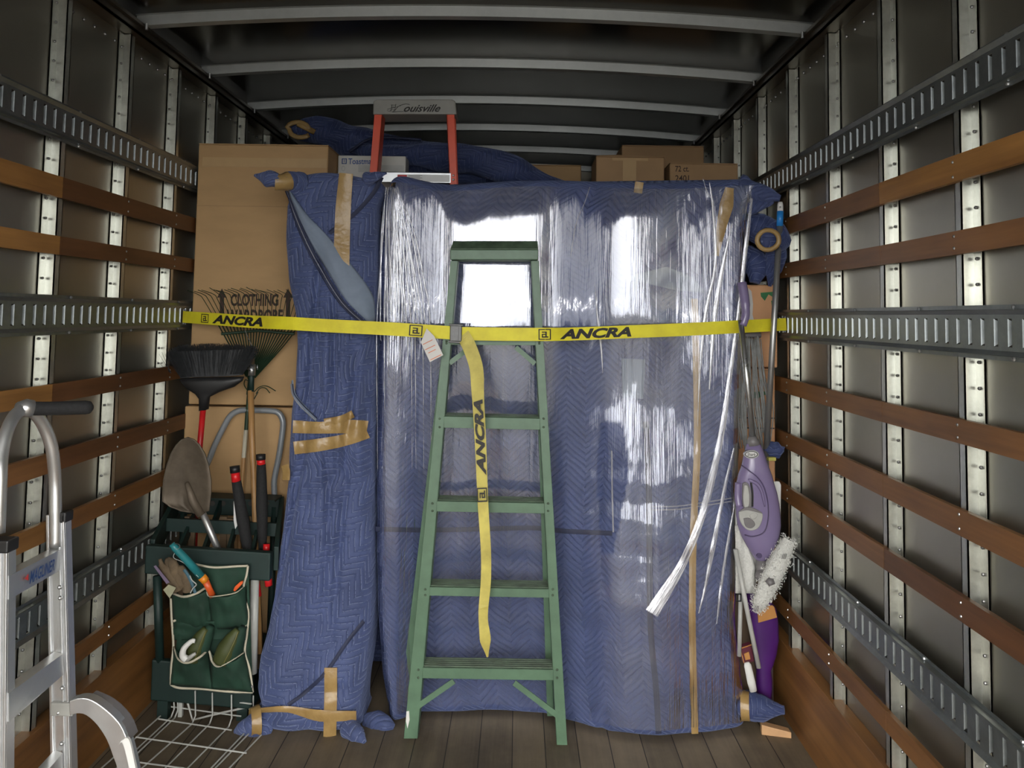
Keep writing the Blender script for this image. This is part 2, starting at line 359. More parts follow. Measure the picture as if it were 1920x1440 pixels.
# ------------------------------------------------------------------ the truck body
WL, WR = -1.4286, 1.0608               # faces of the cargo rails and slats
Y0, Y1 = -0.65, 6.6                    # rear opening, front bulkhead
ZR = 2.605                             # roof line at the side rails
PD = 0.046                             # side sheets lie this far behind the rail faces
struct(MB().box((WL-PD-0.02, Y0, -0.05), (WR+PD+0.02, Y1, 0.0)).build('floor', M['floor']))
struct(MB().box((-60, -80, -1.15), (60, 60, -1.10)).build('ground', M['ground']))
def crown(x):                           # the roof rises towards the middle
    t = (x-WL)/(WR-WL); return 0.052*(1-(2*t-1)**2)
walls = {}
for side, W, sg in (('left', WL, -1), ('right', WR, 1)):
    wl = struct(MB().box(*( ((W+sg*PD, Y0, 0.0), (W+sg*(PD+0.01), Y1, 2.70)) if sg > 0 else ((W-PD-0.01, Y0, 0.0), (W-PD, Y1, 2.70)) )).build('wall_'+side, M['panel']))
    walls[side] = wl
    far0 = 1.912 if sg > 0 else 2.432
    n0 = -6 if sg > 0 else -7
    for i in range(n0, 12):
        yf = far0+i*0.4075
        if yf > Y1-0.1: break
        f0, f1 = W+sg*0.014, W+sg*PD     # face, sheet
        ya = yf*abs(f0/W); yf = ya+0.028
        m = MB()
        xs = sorted((f0, f0+sg*0.0035)); m.box((xs[0], ya, 0.0), (xs[1], yf, 2.56))              # face
        xs = sorted((f0, f1)); m.box((xs[0], ya, 0.0), (xs[1], ya+0.003, 2.56)); m.box((xs[0], yf-0.003, 0.0), (xs[1], yf, 2.56))
        xs = sorted((f1-sg*0.004, f1)); m.box((xs[0], ya-0.034, 0.0), (xs[1], ya, 2.56)); m.box((xs[0], yf, 0.0), (xs[1], yf+0.012, 2.56))
        # seam line on the face, near edge
        xs = sorted((f1-sg*0.0055, f1)); m.box((xs[0], ya-0.034, 0.0), (xs[1], ya-0.030, 2.56))
        rb = m.build('wall_rib', M['galv'], wl)
        if yf > 1.2 and yf < 4.6:
            r = MB(); z = 0.06
            while z < 2.54:
                c = Vector((f1-sg*0.006, ya-0.016, z+0.03)); r.ball(c, 0.0045, 4); z += 0.062
            r.build('rivet_row', M['rivet'], rb)['kind'] = 'stuff'
    # top rail: a deep channel with a stepped lip
    m = MB(); a = W; 
    def bx(x0, x1, z0, z1): 
        xs = sorted((x0, x1)); m.box((xs[0], Y0, z0), (xs[1], Y1, z1))
    bx(W-sg*0.012, W+sg*PD, 2.562, 2.572); bx(W-sg*0.012, W-sg*0.008, 2.562, 2.604); bx(W-sg*0.024, W-sg*0.008, 2.594, 2.606); bx(W-sg*0.008, W+sg*PD, 2.598, 2.606)
    t = struct(m.build('trim_1' if sg < 0 else 'trim_2', M['rail']))
    r = MB()
    for i in range(60):
        y = 0.9+i*0.068
        r.ball((W+sg*(PD-0.004), y, 2.515), 0.006, 4)
    r.build('rivet_row', M['rivet'], wl)['kind'] = 'stuff'
    kb = MB(); xs = sorted((W, W+sg*PD)); kb.box((xs[0], Y0, 0.0), (xs[1], 6.5, 0.278)); kb.box((xs[0]-0.0, Y0, 0.278), (xs[1], 6.5, 0.281))
    struct(kb.build('baseboard_'+side, M['w_kick'], bevel=0.003))
struct(MB().box((WL-PD, Y1, 0.0), (WR+PD, Y1+0.02, 2.72)).build('wall_front', M['panel']))
# roof sheet, bowed
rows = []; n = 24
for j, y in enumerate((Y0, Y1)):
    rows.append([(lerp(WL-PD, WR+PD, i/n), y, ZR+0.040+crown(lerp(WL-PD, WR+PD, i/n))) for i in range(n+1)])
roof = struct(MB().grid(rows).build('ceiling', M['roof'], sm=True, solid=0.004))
for k_ in range(-5, 6):
    y = 2.915+k_*0.606
    if y > Y1-0.05 or y < Y0: continue
    m = MB(); prof = [(-0.034, 0.040), (-0.024, 0.038), (-0.018, 0.002), (0.018, 0.002), (0.024, 0.038), (0.034, 0.040)]
    rws = []
    for i in range(n+1):
        x = lerp(WL-0.01, WR+0.01, i/n); rws.append([(x, y+a, ZR-0.002+b+crown(x)) for a, b in prof])
    m.grid(rws); m.build('roof_bow', M['bow'], roof, solid=0.0025)
    for x in (WL+0.03, WR-0.03):
        b = MB().tube([(x, y-0.028, ZR-0.02), (x, y-0.028, ZR+0.004)], 0.006, 8); b.build('bolt', M['steel'], roof)
# rear door header and its track
struct(MB().box((WL-PD, Y0-0.12, 2.50), (WR+PD, Y0, 2.75)).build('trim_3', M['rail']))

# cargo rails: a pressed channel with a row of upright slots
def cargo_rail(side, W, sg, z0, z1, label, ya=0.75, yb=6.4, first=0.0):
    root = thing('cargo_rail', label, 'slotted rail', (W, (ya+yb)/2, z0))
    zc = (z0+z1)/2; hh = 0.031; hw = 0.0075; p = 0.0508
    f = W+sg*0.005                       # recessed web
    n = int((yb-ya)/p); br_ = [ya]
    for i in range(n): c = ya+p*(i+0.5); br_ += [c-hw, c+hw]
    br_.append(yb)
    prof = [(W+sg*0.011, z0), (W+sg*0.011, z0+0.010), (W-sg*0.005, z0+0.012), (f, z0+0.022), (f, zc-hh), (f, zc+hh), (f, z1-0.022), (W-sg*0.005, z1-0.012), (W+sg*0.011, z1-0.010), (W+sg*0.011, z1)]
    vs = [(x, y, z) for y in br_ for x, z in prof]; K = len(prof); fs = []; m = MB()
    for i in range(len(br_)-1):
        for j in range(K-1):
            if j == 4 and i % 2 == 1: continue
            fs.append((i*K+j, (i+1)*K+j, (i+1)*K+j+1, i*K+j+1))
    for i in range(n):                   # rolled slot edges, turned back into each slot
        for s_, ii in ((-1, 1+2*i), (1, 2+2*i)):
            e = br_[ii]; o_ = len(vs)
            vs += [(f+sg*0.004, e-s_*0.0012, zc-hh+0.003), (f+sg*0.004, e-s_*0.0012, zc+hh-0.003), (f+sg*0.010, e-s_*0.0032, zc-hh+0.006), (f+sg*0.010, e-s_*0.0032, zc+hh-0.006)]
            fs += [(ii*K+4, ii*K+5, o_+1, o_), (o_, o_+1, o_+3, o_+2)]
    m.add(vs, fs); m.build('rail_channel', M['track'], root)
    rv = MB()
    for i in range(3, n, 8):
        for zz in (z0+0.006, z1-0.006): rv.ball((W+sg*0.008, br_[1+2*i], zz), 0.005, 4)
    rv.build('rivet_row', M['steel'], root)['kind'] = 'stuff'
    xs = sorted((f+sg*0.0105, f+sg*0.0125)); MB().box((xs[0], ya, zc-hh-0.004), (xs[1], yb, zc+hh+0.004)).build('slot_shade_strip', M['hole_shade'], root)  # added dark strip, paints the shade behind the slots
    return root
RAILS = {}
for side, W, sg in (('left', WL, -1), ('right', WR, 1)):
    for nm, z0, z1, w_ in (('uppermost', 2.068, 2.191, 'above the two high wooden slats'), ('middle', 1.465, 1.589, 'where the yellow strap hooks in'), ('lowest', 0.560, 0.680, 'between the fifth and sixth wooden slats')):
        RAILS[side, nm] = cargo_rail(side, W, sg, z0, z1, '%s galvanised slotted cargo rail on the %s wall, %s' % (nm, side, w_))

# wooden slats: boards butted end to end along each row
def slat(side, W, sg, za, zb, y0, y1, mat, label, bow=0.0):
    m = MB(); nn = 14; rws = []
    for i in range(nn+1):
        y = lerp(y0, y1, i/nn); b = 0.004*math.sin(y*2.1+za*9)
        x0, x1 = W+sg*0.000, W+sg*0.014; dz = 0.002*math.sin(y*3.3+za*17)
        rws.append([(x0, y, za+dz), (x0, y, zb+dz), (x1, y, zb+dz), (x1, y, za+dz)])
    m.grid(rws, wrap=True); k_ = len(m.v); m.f += [(0,1,2,3), (k_-4, k_-3, k_-2, k_-1)]
    o = m.build('lumber_board', mat); tag(o, label, 'wood slat', 'wooden slats on the truck walls')
    far0 = 1.912 if sg > 0 else 2.432; r = MB()
    for i in range(-4, 10):
        y = far0+i*0.4075+0.034
        if y0+0.01 < y < y1-0.01:
            for z in (za+0.014, zb-0.014): r.ball((W+sg*0.0005, y, z), 0.0042, 4)
    if r.v: r.build('screw_heads', M['steel'], o)['kind'] = 'stuff'
    return o
zs = [(1.890,1.955), (1.715,1.772), (1.258,1.316), (1.042,1.104), (0.838,0.898), (0.385,0.442)]
wh = ['topmost slat row, just under the uppermost slotted rail', 'second slat row from the top', 'third slat row, just under the middle slotted rail', 'fourth slat row from the top', 'fifth slat row, just above the lowest slotted rail', 'lowest slat row, above the kickboard']
cl = [('w_or','w_dk'), ('w_or','w_dk'), ('w_or','w_dk'), ('w_md','w_dk'), ('w_or','w_md'), ('w_md','w_md')]
crr = [('w_or','w_md'), ('w_md','w_md'), ('w_md','w_md'), ('w_md','w_md'), ('w_dk','w_md'), ('w_md','w_md')]
for i, (za, zb) in enumerate(zs):
    for side, W, sg, J, cc in (('left', WL, -1, 2.455, cl), ('right', WR, 1, 2.345, crr)):
        cn = {'w_or': 'orange-brown', 'w_dk': 'dark brown', 'w_md': 'brown'}
        slat(side, W, sg, za, zb, 0.6, J-0.001, M[cc[i][0]], '%s near board, %s wall, %s' % (cn[cc[i][0]], side, wh[i]))
        slat(side, W, sg, za, zb, J+0.001, 5.6, M[cc[i][1]], '%s far board, %s wall, %s' % (cn[cc[i][1]], side, wh[i]))

# ------------------------------------------------------------------ blanket-wrapped loads
def px_tab(pts, Y):                     # pixel outline -> [(z, x)] sorted by height
    t = [(P(a, b, Y).z, P(a, b, Y).x) for a, b in pts]; t.sort(); return t
def shell(m, xl, xr, yf, th, z0, z1, nz_=90, nf=110, r=0.06, wr=None, cap=0.05, e=7.0, zt=None, foot=0.0):
    """closed soft block: xl(z), xr(z) edges, yf(x,z) front, th(z) thickness; zt(x) top line"""
    per = []
    ns = 26
    for i in range(nf): per.append((-1+2*i/nf, -1))
    for i in range(ns): per.append((1, -1+2*i/ns))
    for i in range(nf//3): per.append((1-2*i/(nf//3), 1))
    for i in range(ns): per.append((-1, 1-2*i/ns))
    def ring(z, shrink, zz, uo):
        a, b = xl(z), xr(z); T = th(z); hw, hd = (b-a)/2, T/2; cx = (a+b)/2; out = []; uvs = []; L = 0; last = None
        for (u, v) in per:
            # round the corners with a fixed radius
            X, D = u*hw, v*hd; ax, ad = hw-r_, hd-r_
            if abs(X) > ax and abs(D) > ad:
                dx, dd = abs(X)-ax, abs(D)-ad; l = math.hypot(dx, dd); k = r_/max(dx, dd)*max(dx, dd)/l if l > 1e-9 else 1
                k = r_/l*max(dx, dd)/r_ if l > 1e-9 else 1
                X = math.copysign(ax+dx*k, X); D = math.copysign(ad+dd*k, D)
            X *= (1-shrink*r_/hw*0.9) if shrink else 1; D *= (1-shrink) if shrink else 1
            x = cx+X; y = yf(x, z)+hd+D; zq = zz
            if zt: zq = zz+zt(x)*min(1, max(0, (z-(z0+(z1-z0)*0.8))/((z1-z0)*0.2)))
            if wr and v < 0.98:
                y += wr(x, zq)*(0.5-0.5*D/hd) if D < 0 else 0
            out.append(Vector((x, y, zq)))
            if last is not None: L += (out[-1]-last).length
            last = out[-1]; uvs.append((L, zz+uo))
        return out, uvs
    r_ = r; rows = []; uvr = []
    nb = 4
    for j in range(nb):                 # rounded foot
        a = math.pi/2*j/nb; o, q = ring(z0, (1-math.sin(a))*0.35, z0+foot*(1-math.cos(a)), 0); rows.append(o); uvr.append(q)
    for j in range(nz_+1):
        z = lerp(z0+foot, z1-cap, j/nz_); o, q = ring(z, 0, z, 0); rows.append(o); uvr.append(q)
    for j in range(1, 8):
        a = math.pi/2*j/7; o, q = ring(z1-cap, 1-math.cos(a)*0.92-0.08*(1 if j < 7 else 1)*1.0 if j == 7 else (1-math.cos(a))*0.92, z1-cap+cap*math.sin(a), cap*a); rows.append(o); uvr.append(q)
    m.grid(rows, uvr, wrap=True)
    nu = len(per); tot = len(m.v); m.f.append(tuple(range(tot-nu, tot))); m.f.append(tuple(range(nu-1, -1, -1)))
    return m

# --- the wide wrapped load
LX = px_tab([(727,342),(712,380),(705,460),(704,600),(702,800),(702,1000),(705,1150),(712,1250),(726,1350)], 3.12)
RX = px_tab([(1432,347),(1412,395),(1405,500),(1400,600),(1392,800),(1386,1000),(1382,1150),(1392,1260),(1402,1320)], 3.12)
lxl = lambda z: interp(LX, z); lxr = lambda z: interp(RX, z)
YB = [(-0.60,3.12),(-0.45,3.11),(-0.36,3.20),(-0.10,3.21),(0.12,3.19),(0.22,3.14),(0.36,3.08),(0.55,3.05),(0.72,3.07),(0.86,3.11),(1.0,3.13)]
YT = [(-0.60,3.16),(-0.50,3.12),(-0.38,3.15),(-0.24,3.165),(0.12,3.165),(0.25,3.16),(0.40,3.145),(0.60,3.135),(0.85,3.12),(1.0,3.13)]
def load_y(x, z):
    t = min(1, max(0, z/1.5)); t = t*t*(3-2*t); y = lerp(interp(YB, x), interp(YT, x), t)
    y += 0.010*math.sin(x*9+z*1.3+1)*min(1, max(0, (1.5-z)))               # soft bulges
    return y
def load_wr(x, z):
    a = 0
    low = min(1, max(0, (1.15-z)/0.5))
    a += low*0.017*(nz(x*1.6, z*7.5, 3.0)) + low*0.010*nz(x*4, z*16, 8.0)
    a += 0.007*nz(x*5, z*4, 1.0)
    fold = math.exp(-((x-0.34-0.02*math.sin(z*6))/0.016)**2)*0.014*min(1, max(0, (1.35-z)*3)); a += fold
    a += 0.006*math.exp(-((z-0.80-0.05*x)/0.02)**2)*(1 if x < 0.3 else 0.3)
    return a
def load_s(x, z): return load_y(x, z)+load_wr(x, z)
ztop = lambda x: 0.010*math.sin(x*7+1)+0.014*math.exp(-((x+0.46)/0.07)**2)-0.012*math.exp(-((x-0.05)/0.3)**2)-0.016*math.exp(-((x+0.28)/0.18)**2)
ZT = P(1100, 341, 3.14).z+0.018
load = thing('wrapped_load', 'wide blue quilted load in glossy clear stretch film, standing behind the green stepladder', 'wrapped furniture', (0.15, 3.12, 0))
m = shell(MB(), lxl, lxr, load_y, lambda z: 0.125, 0.0, ZT, r=0.055, wr=load_wr, zt=ztop, cap=0.045, nz_=120, nf=150, foot=0.03)
m.build('blanket', M['blanket_r'], load, sm=True)
def on(px, py, off=0.004, f=None):      # the pixel's point on the load's front
    f = f or load_s; Y = 3.1
    for _ in range(12):
        p = P(px, py, Y); Y = f(p.x, p.z)-off
    return P(px, py, Y)
def strip(m, pts, w, off=0.004, f=None, n=6, ws=None):     # flat strip following a surface; w in pixels
    sp_ = [Vector((a, b, 0)) for a, b in pts]; q = smooth(sp_, n) if len(sp_) > 2 else [sp_[0].lerp(sp_[1], i/8) for i in range(9)]
    rows = []; uvr = []; L = 0; K = len(q)
    for i, p in enumerate(q):
        t = (q[min(i+1, K-1)]-q[max(i-1, 0)]).normalized(); s_ = Vector((-t.y, t.x, 0)); ww = w if ws is None else lerp(ws[0], ws[1], i/(K-1)) if len(ws) == 2 else interp([(k_/(len(ws)-1), v_) for k_, v_ in enumerate(ws)], i/(K-1))
        row = [on(p.x+s_.x*ww*c, p.y+s_.y*ww*c, off+0.0025*(1-(2*c)**2), f) for c in (-0.5, -0.25, 0, 0.25, 0.5)]
        if rows: L += (row[2]-rows[-1][2]).length
        rows.append(row); uvr.append([(0.002*ww*c, L) for c in (-0.5,-0.25,0,0.25,0.5)])
    m.grid(rows, uvr); return m
# binding edges and seams that show through the film
strip(MB(), [(704,992),(800,994),(900,992),(1000,990),(1060,996),(1148,1000)], 9, 0.004).build('binding_edge', M['binding'], load, True, label='dark binding running level across the load')
strip(MB(), [(1211,790),(1216,900),(1218,1050),(1220,1180),(1230,1290),(1235,1376)], 11, 0.004).build('binding_edge', M['binding'], load, True, label='dark upright binding on the load')
for dy in (0, 6): strip(MB(), [(1222,950+dy),(1270,949+dy),(1320,942+dy),(1384,932+dy)], 2.2, 0.004).build('stitched_seam', M['seamline'], load, True)
strip(MB(), [(1302,560),(1306,700),(1307,850),(1300,1000),(1298,1150),(1300,1270),(1303,1376)], 13, 0.005).build('tape', M['tape'], load, True, label='long upright strip of tan tape')
strip(MB(), [(1368,352),(1362,385),(1352,430),(1345,480)], 20, 0.005, ws=(16,26,18,6)).build('tape', M['tape'], load, True)
strip(MB(), [(1199,341),(1196,362)], 16, 0.005).build('tape', M['tape'], load, True)
strip(MB(), [(1147,845),(1148,930),(1150,998)], 3, 0.004).build('stitched_seam', M['seamline'], load, True)
# pale lining patches seen through the film
m = MB(); q = [(1170,520),(1250,500),(1300,520),(1322,548),(1270,545),(1215,532)]
m.poly([on(a, b, 0.004) for a, b in q], (0, 0.001, 0)); m.build('lining_patch', M['lining'], load)
m = MB(); q = [(1165,672),(1210,674),(1206,748),(1168,746)]
m.poly([on(a, b, 0.004) for a, b in q], (0, 0.001, 0)); m.build('lining_patch', M['lining'], load)
# blanket ears
def ear(parent, pts, rad, mat, flat=1.0, n=16, wob=0.12):
    q = smooth(pts, 7); rr = [interp([(i/(len(rad)-1), r_) for i, r_ in enumerate(rad)], i/(len(q)-1))*(1+wob*nz(i*0.45, 3.3)) for i in range(len(q))]
    m = MB(); m.tube(q, rr, n, flat=flat)
    m.v = [tuple(Vector(v)+Vector((0.005*nz(v[0]*22, v[2]*22), 0.006*nz(v[0]*25, v[2]*25, 5), 0.006*nz(v[0]*20+4, v[2]*25)))) for v in m.v]
    return m.build('blanket_corner', mat, parent, True)
ear(load, [P(1385,352,3.17), P(1415,360,3.15), P(1440,366,3.13), P(1462,372,3.12)], [0.055,0.040,0.030,0.012], M['blanket_r'])
ear(load, [P(1385,392,3.17), P(1410,388,3.15), P(1440,380,3.14), P(1450,377,3.13)], [0.03,0.03,0.018,0.008], M['blanket_r'])
e1 = ear(load, [P(1378,1318,3.16), P(1400,1322,3.13), P(1430,1328,3.11), P(1470,1331,3.08)], [0.050,0.052,0.046,0.014], M['blanket_h'])
m = MB(); m.tube([P(1390,1322,3.13), P(1406,1324,3.12)], [0.0535, 0.051], 18, caps=False); m.build('tape', M['tape'], load, True)
ear(load, [P(690,1352,3.12), P(705,1352,3.10), P(722,1356,3.08), P(738,1364,3.08)], [0.03,0.036,0.030,0.012], M['blanket_r'])
# the film: a second skin a few millimetres off the blanket, with its own slackness and a mask weighting glare and haze
def bump1(x, a, b, s=0.02): return 1/(1+math.exp(-(x-a)/s))*1/(1+math.exp((x-b)/s))
fm = MB(); rows = []; uvr = []; slack = []; glare_cover = []
nu, nv = 170, 120
for j in range(nv+1):
    z = lerp(0.035, ZT-0.035, j/nv); a, b = lxl(z)+0.004, lxr(z)-0.002; row = []; uv = []
    for i in range(nu+1):
        t = i/nu; x = lerp(a, b, t); edge = min(x-a, b-x)
        yy = load_y(x, z)+load_wr(x, z)*0.25-0.011-0.006*min(1, max(0, (1.2-z)*3))
        if edge < 0.05: yy += 0.05*(1-math.sqrt(max(0, 1-(1-edge/0.05)**2)))
        # film flattened in two windows where the sky glare is wanted
        g = bump1(x, -0.30, 0.10)*bump1(z, 1.25, 2.1, 0.05)+bump1(x, 0.36, 0.60)*bump1(z, 1.4, 2.1, 0.05)
        wv = 0.010*nz(x*5.0+z*0.6, z*0.9, 9.0)+0.004*nz(x*13, z*2.2, 4.0)
        flat = 3.142 if x < 0.25 else 3.118
        yy = lerp(yy+wv, min(flat-0.001+0.0015*nz(x*8, z*4), load_s(x, z)-0.006), min(1, g)) if g > 0.01 else yy+wv
        yy = min(yy, load_s(x, z)-0.0035) if edge > 0.05 else yy
        p = Vector((x, yy, z+ztop(x)*min(1, max(0, (z-ZT*0.8)/(ZT*0.2))))); row.append(p); uv.append((x, z))
        sl = 0.55+0.45*bump1(x, -0.62, -0.33)-0.42*min(1, g)+0.35*bump1(x, 0.60, 0.95)
        slack.append(max(0.05, sl))
        c = 0.20+0.80*bump1(x, -0.60, 0.14, 0.012)*min(1, max(0.25, (z-0.3)/0.5))+0.80*bump1(x, 0.36, 1.2, 0.02)
        c = min(1, c)*(1-0.55*bump1(x, -0.45, -0.31, 0.012))*(1-0.40*bump1(x, 0.62, 0.95, 0.02))*lerp(0.72, 1.0, min(1, max(0, (z-0.85)/0.5)))  # reflection weakened by region to place the glare
        if 0.335+0.02*math.sin(z*5) < x < 0.40+0.03*math.sin(z*8) and 0.65 < z < 1.15: c *= 0.15      # torn gap
        glare_cover.append(c)
    rows.append(row); uvr.append(uv)
fm.grid(rows, uvr); film = fm.build('stretch_film', M['film'], load, True)
for nm, arr in (('slack', slack), ('glare_cover', glare_cover)):
    at = film.data.attributes.new(nm, 'FLOAT', 'POINT'); at.data.foreach_set('value', arr)
# bunched strands of film
def strand(pts, w, ws=None, off=0.020):
    strip(MB(), pts, w, off, n=7, ws=ws).build('film_strand', M['strand'], load, True)
strand([(1409,372),(1399,460),(1388,560),(1372,680),(1355,800),(1336,892),(1314,973),(1280,1056),(1222,1150)], 9, (5,8,7,8,11,13,14,16,26))
strand([(1330,342),(1337,393),(1341,493),(1322,593),(1312,700),(1308,800)], 4, (2,5,6,7,4,2))
strand([(1372,420),(1357,490),(1343,570),(1336,640),(1330,730)], 5, (2,7,9,7,3))
strand([(1376,840),(1362,900),(1350,960),(1336,1030),(1322,1102),(1310,1150)], 5, (3,6,7,9,5,2))
strand([(1380,930),(1366,1010),(1352,1100),(1344,1170)], 4, (2,5,6,2))
strand([(1115,530),(1120,590),(1127,650),(1130,700)], 3, (1,4,4,1))
strand([(1106,350),(1096,380),(1080,420),(1070,480)], 1.6); strand([(1318,335),(1326,360),(1337,378)], 1.6)
for i in range(15):
    x0 = 722+i*1.6; x1 = 706+i*7.2; y1 = random.choice((620, 700, 860, 1000)); c = random.uniform(-4, 4)
    strand([(x0+1,345+random.uniform(0,12)),(lerp(x0,x1,.45)+c,430),(lerp(x0,x1,.8)+c*.6,530),(x1,625),(x1+2,y1+20)], 1, (1.0,2.6,3.4,2.2,0.6), off=0.014)

# --- the tall bundle on the left
BL = px_tab([(556,330),(540,345),(527,380),(525,440),(530,520),(545,600),(549,650),(546,720),(536,780),(532,850),(531,900),(527,940),(520,1000),(512,1060),(505,1120),(495,1180),(481,1240),(477,1290),(485,1325),(470,1345),(462,1370),(475,1385)], 3.05)
BR = px_tab([(716,326),(716,345),(704,380),(703,600),(700,700),(698,800),(697,1000),(698,1150),(692,1240),(682,1320),(680,1350),(686,1388)], 3.05)
bxl = lambda z: interp(BL, z); bxr = lambda z: interp(BR, z)-0.012
def bun_y(x, z):
    c = (bxl(z)+bxr(z))/2; h = (bxr(z)-bxl(z))/2; u = (x-c)/h
    return 3.025+0.045*u*u - 0.03*math.exp(-((z-0.12)/0.14)**2)+0.03*(z/2.1)
def bun_wr(x, z):
    a = 0.012*nz(x*6, z*4, 2.0)+0.010*nz(x*14+z*2, z*2.2, 5.0)
    k_ = math.exp(-((z-1.17)/0.30)**2)       # gathers around the tape band
    u = x+0.10*(z-1.17)*(1 if z < 1.17 else -0.4)
    a += k_*0.034*nz(u*30, z*1.0, 7.0)
    for x0, s_, z0, z1, d in ((-0.80,0.05,0.95,1.9,0.034), (-0.70,-0.05,1.0,1.75,0.028), (-0.62,0.12,0.85,1.4,0.028), (-0.755,-0.10,0.7,1.5,0.024)):
        if z0 < z < z1: a += d*math.exp(-((x-x0-s_*(z-1.3))/0.012)**2)*math.sin(math.pi*(z-z0)/(z1-z0))
    # long diagonal folds of the lower half
    for x0, s_, d in ((-0.80,0.16,0.038), (-0.64,0.05,0.024), (-0.70,0.02,0.016)):
        if 0.25 < z < 1.15: a += d*math.exp(-((x-x0-s_*(z-1.1))/0.015)**2)*math.sin(math.pi*(z-0.25)/0.9)
    a -= 0.014*math.exp(-((z-0.145+0.02*x)/0.02)**2)*-1
    return a
def bun_s(x, z): return bun_y(x, z)+bun_wr(x, z)
ZB = P(620, 324, 3.07).z
bun = thing('wrapped_bundle', 'tall narrow quilted blue bundle bound with tan tape, left of the film-wrapped load', 'wrapped furniture', (-0.75, 3.05, 0))
m = shell(MB(), bxl, bxr, bun_y, lambda z: 0.26-0.08*min(1, max(0, (z-1.2))), 0.0, ZB, r=0.05, wr=bun_wr, nz_=130, nf=100, cap=0.03, foot=0.03, zt=lambda x: 0.012*math.sin(x*14))
m.build('blanket', M['blanket'], bun, True)
F = bun_s
ear(bun, [P(560,345,3.10), P(545,338,3.06), P(525,340,3.03), P(505,335,3.03), P(479,329,3.04)], [0.05,0.032,0.026,0.034,0.006], M['blanket'])
m = MB(); m.tube([P(541,339,3.055), P(528,342,3.035), P(517,341,3.03)], [0.037,0.032,0.033], 14, caps=False); m.build('tape', M['tape'], bun, True)
strip(MB(), [(541,340),(552,338),(560,336)], 8, 0.006, F).build('tape', M['tape'], bun, True)
ear(bun, [P(690,336,3.08), P(704,331,3.06), P(724,325,3.05)], [0.03,0.018,0.004], M['blanket'])
ear(bun, [P(500,1360,3.06), P(478,1360,3.03), P(458,1365,3.02), P(440,1372,3.02)], [0.05,0.045,0.03,0.008], M['blanket'], wob=0.05)
ear(bun, [P(655,1366,3.03), P(670,1376,2.99), P(684,1392,2.97)], [0.04,0.028,0.006], M['blanket'])
m = MB(); m.tube([P(487,1350,3.035), P(469,1354,3.02)], [0.054,0.047], 16, caps=False); m.build('tape', M['tape'], bun, True)
# the pale turned-back lining with its dark twin bindings
def flap(A, B, name, mat, lift=0.010, n=12):
    A = smooth([Vector((a, b, 0)) for a, b in A], 6); B = smooth([Vector((a, b, 0)) for a, b in B], 6); K = 22; rows = []
    for i in range(K+1):
        p = A[round(i/K*(len(A)-1))]; q = B[round(i/K*(len(B)-1))]; row = []
        for j in range(n+1):
            c = p.lerp(q, j/n); row.append(on(c.x, c.y, 0.006+lift*math.sin(math.pi*j/n)+0.003*nz(c.x*0.03, c.y*0.02), F))
        rows.append(row)
    return MB().grid(rows).build(name, mat, bun, True, solid=0.003)
flap([(542,362),(556,400),(580,450),(612,505),(648,562),(690,604)], [(544,358),(575,402),(612,440),(655,492),(690,538),(702,566),(703,602)], 'turned_back_lining', M['lining'])
for d, mt in ((0, 'binding'), (4.5, 'seamline'), (9, 'binding')):
    strip(MB(), [(536+d*.3,358),(551-d*.5+4,402+d*.2),(574-d+6,456),(604-d+6,512),(640-d+6,568),(682-d+6,608)], 4 if mt == 'binding' else 1.6, 0.015, F).build('binding_edge' if mt == 'binding' else 'stitched_seam', M[mt], bun, True)
flap([(547,714),(547,735),(556,755),(575,775),(592,790)], [(549,712),(553,735),(564,752),(580,768),(594,784)], 'turned_back_lining', M['lining'], 0.004)
for d in (0, 6): strip(MB(), [(545+d*.6,720),(549+d*.6,742-d*.3),(566+d*.6,764-d*.5),(592+d*.5,788-d*.5)], 2, 0.013, F).build('binding_edge' if d else 'stitched_seam', M['binding' if d else 'seamline'], bun, True)
strip(MB(), [(716,332),(700,362),(668,398),(640,420),(618,437)], 8, 0.006, F).build('binding_edge', M['binding'], bun, True)
strip(MB(), [(540,1322),(570,1300),(610,1262),(650,1205),(682,1165)], 7, 0.006, F).build('binding_edge', M['binding'], bun, True)
# tapes
strip(MB(), [(649,325),(643,400),(640,502)], 27, 0.009, F, ws=(26,29,30)).build('tape', M['tape'], bun, True, label='upright strip of tan tape near the top')
strip(MB(), [(549,800),(600,802),(650,800),(688,806)], 24, 0.010, F, ws=(24,22,26,34)).build('tape', M['tape'], bun, True, label='upper band of tan tape')
strip(MB(), [(551,840),(600,834),(650,824),(688,808)], 24, 0.013, F, ws=(24,24,22,28)).build('tape', M['tape'], bun, True, label='lower band of tan tape')
strip(MB(), [(608,792),(640,786),(662,776)], 14, 0.011, F).build('tape', M['tape'], bun, True)
strip(MB(), [(620,1252),(620,1300),(619,1350),(618,1393)], 24, 0.008, F).build('tape', M['tape'], bun, True, label='upright strip of tan tape at the foot')
strip(MB(), [(484,1332),(540,1330),(600,1342),(668,1342)], 16, 0.012, F, ws=(9,12,22,18)).build('tape', M['tape'], bun, True, label='level strip of tan tape at the foot')
strip(MB(), [(534,872),(537,885),(536,900)], 14, 0.006, F).build('tape', M['tape'], bun, True)

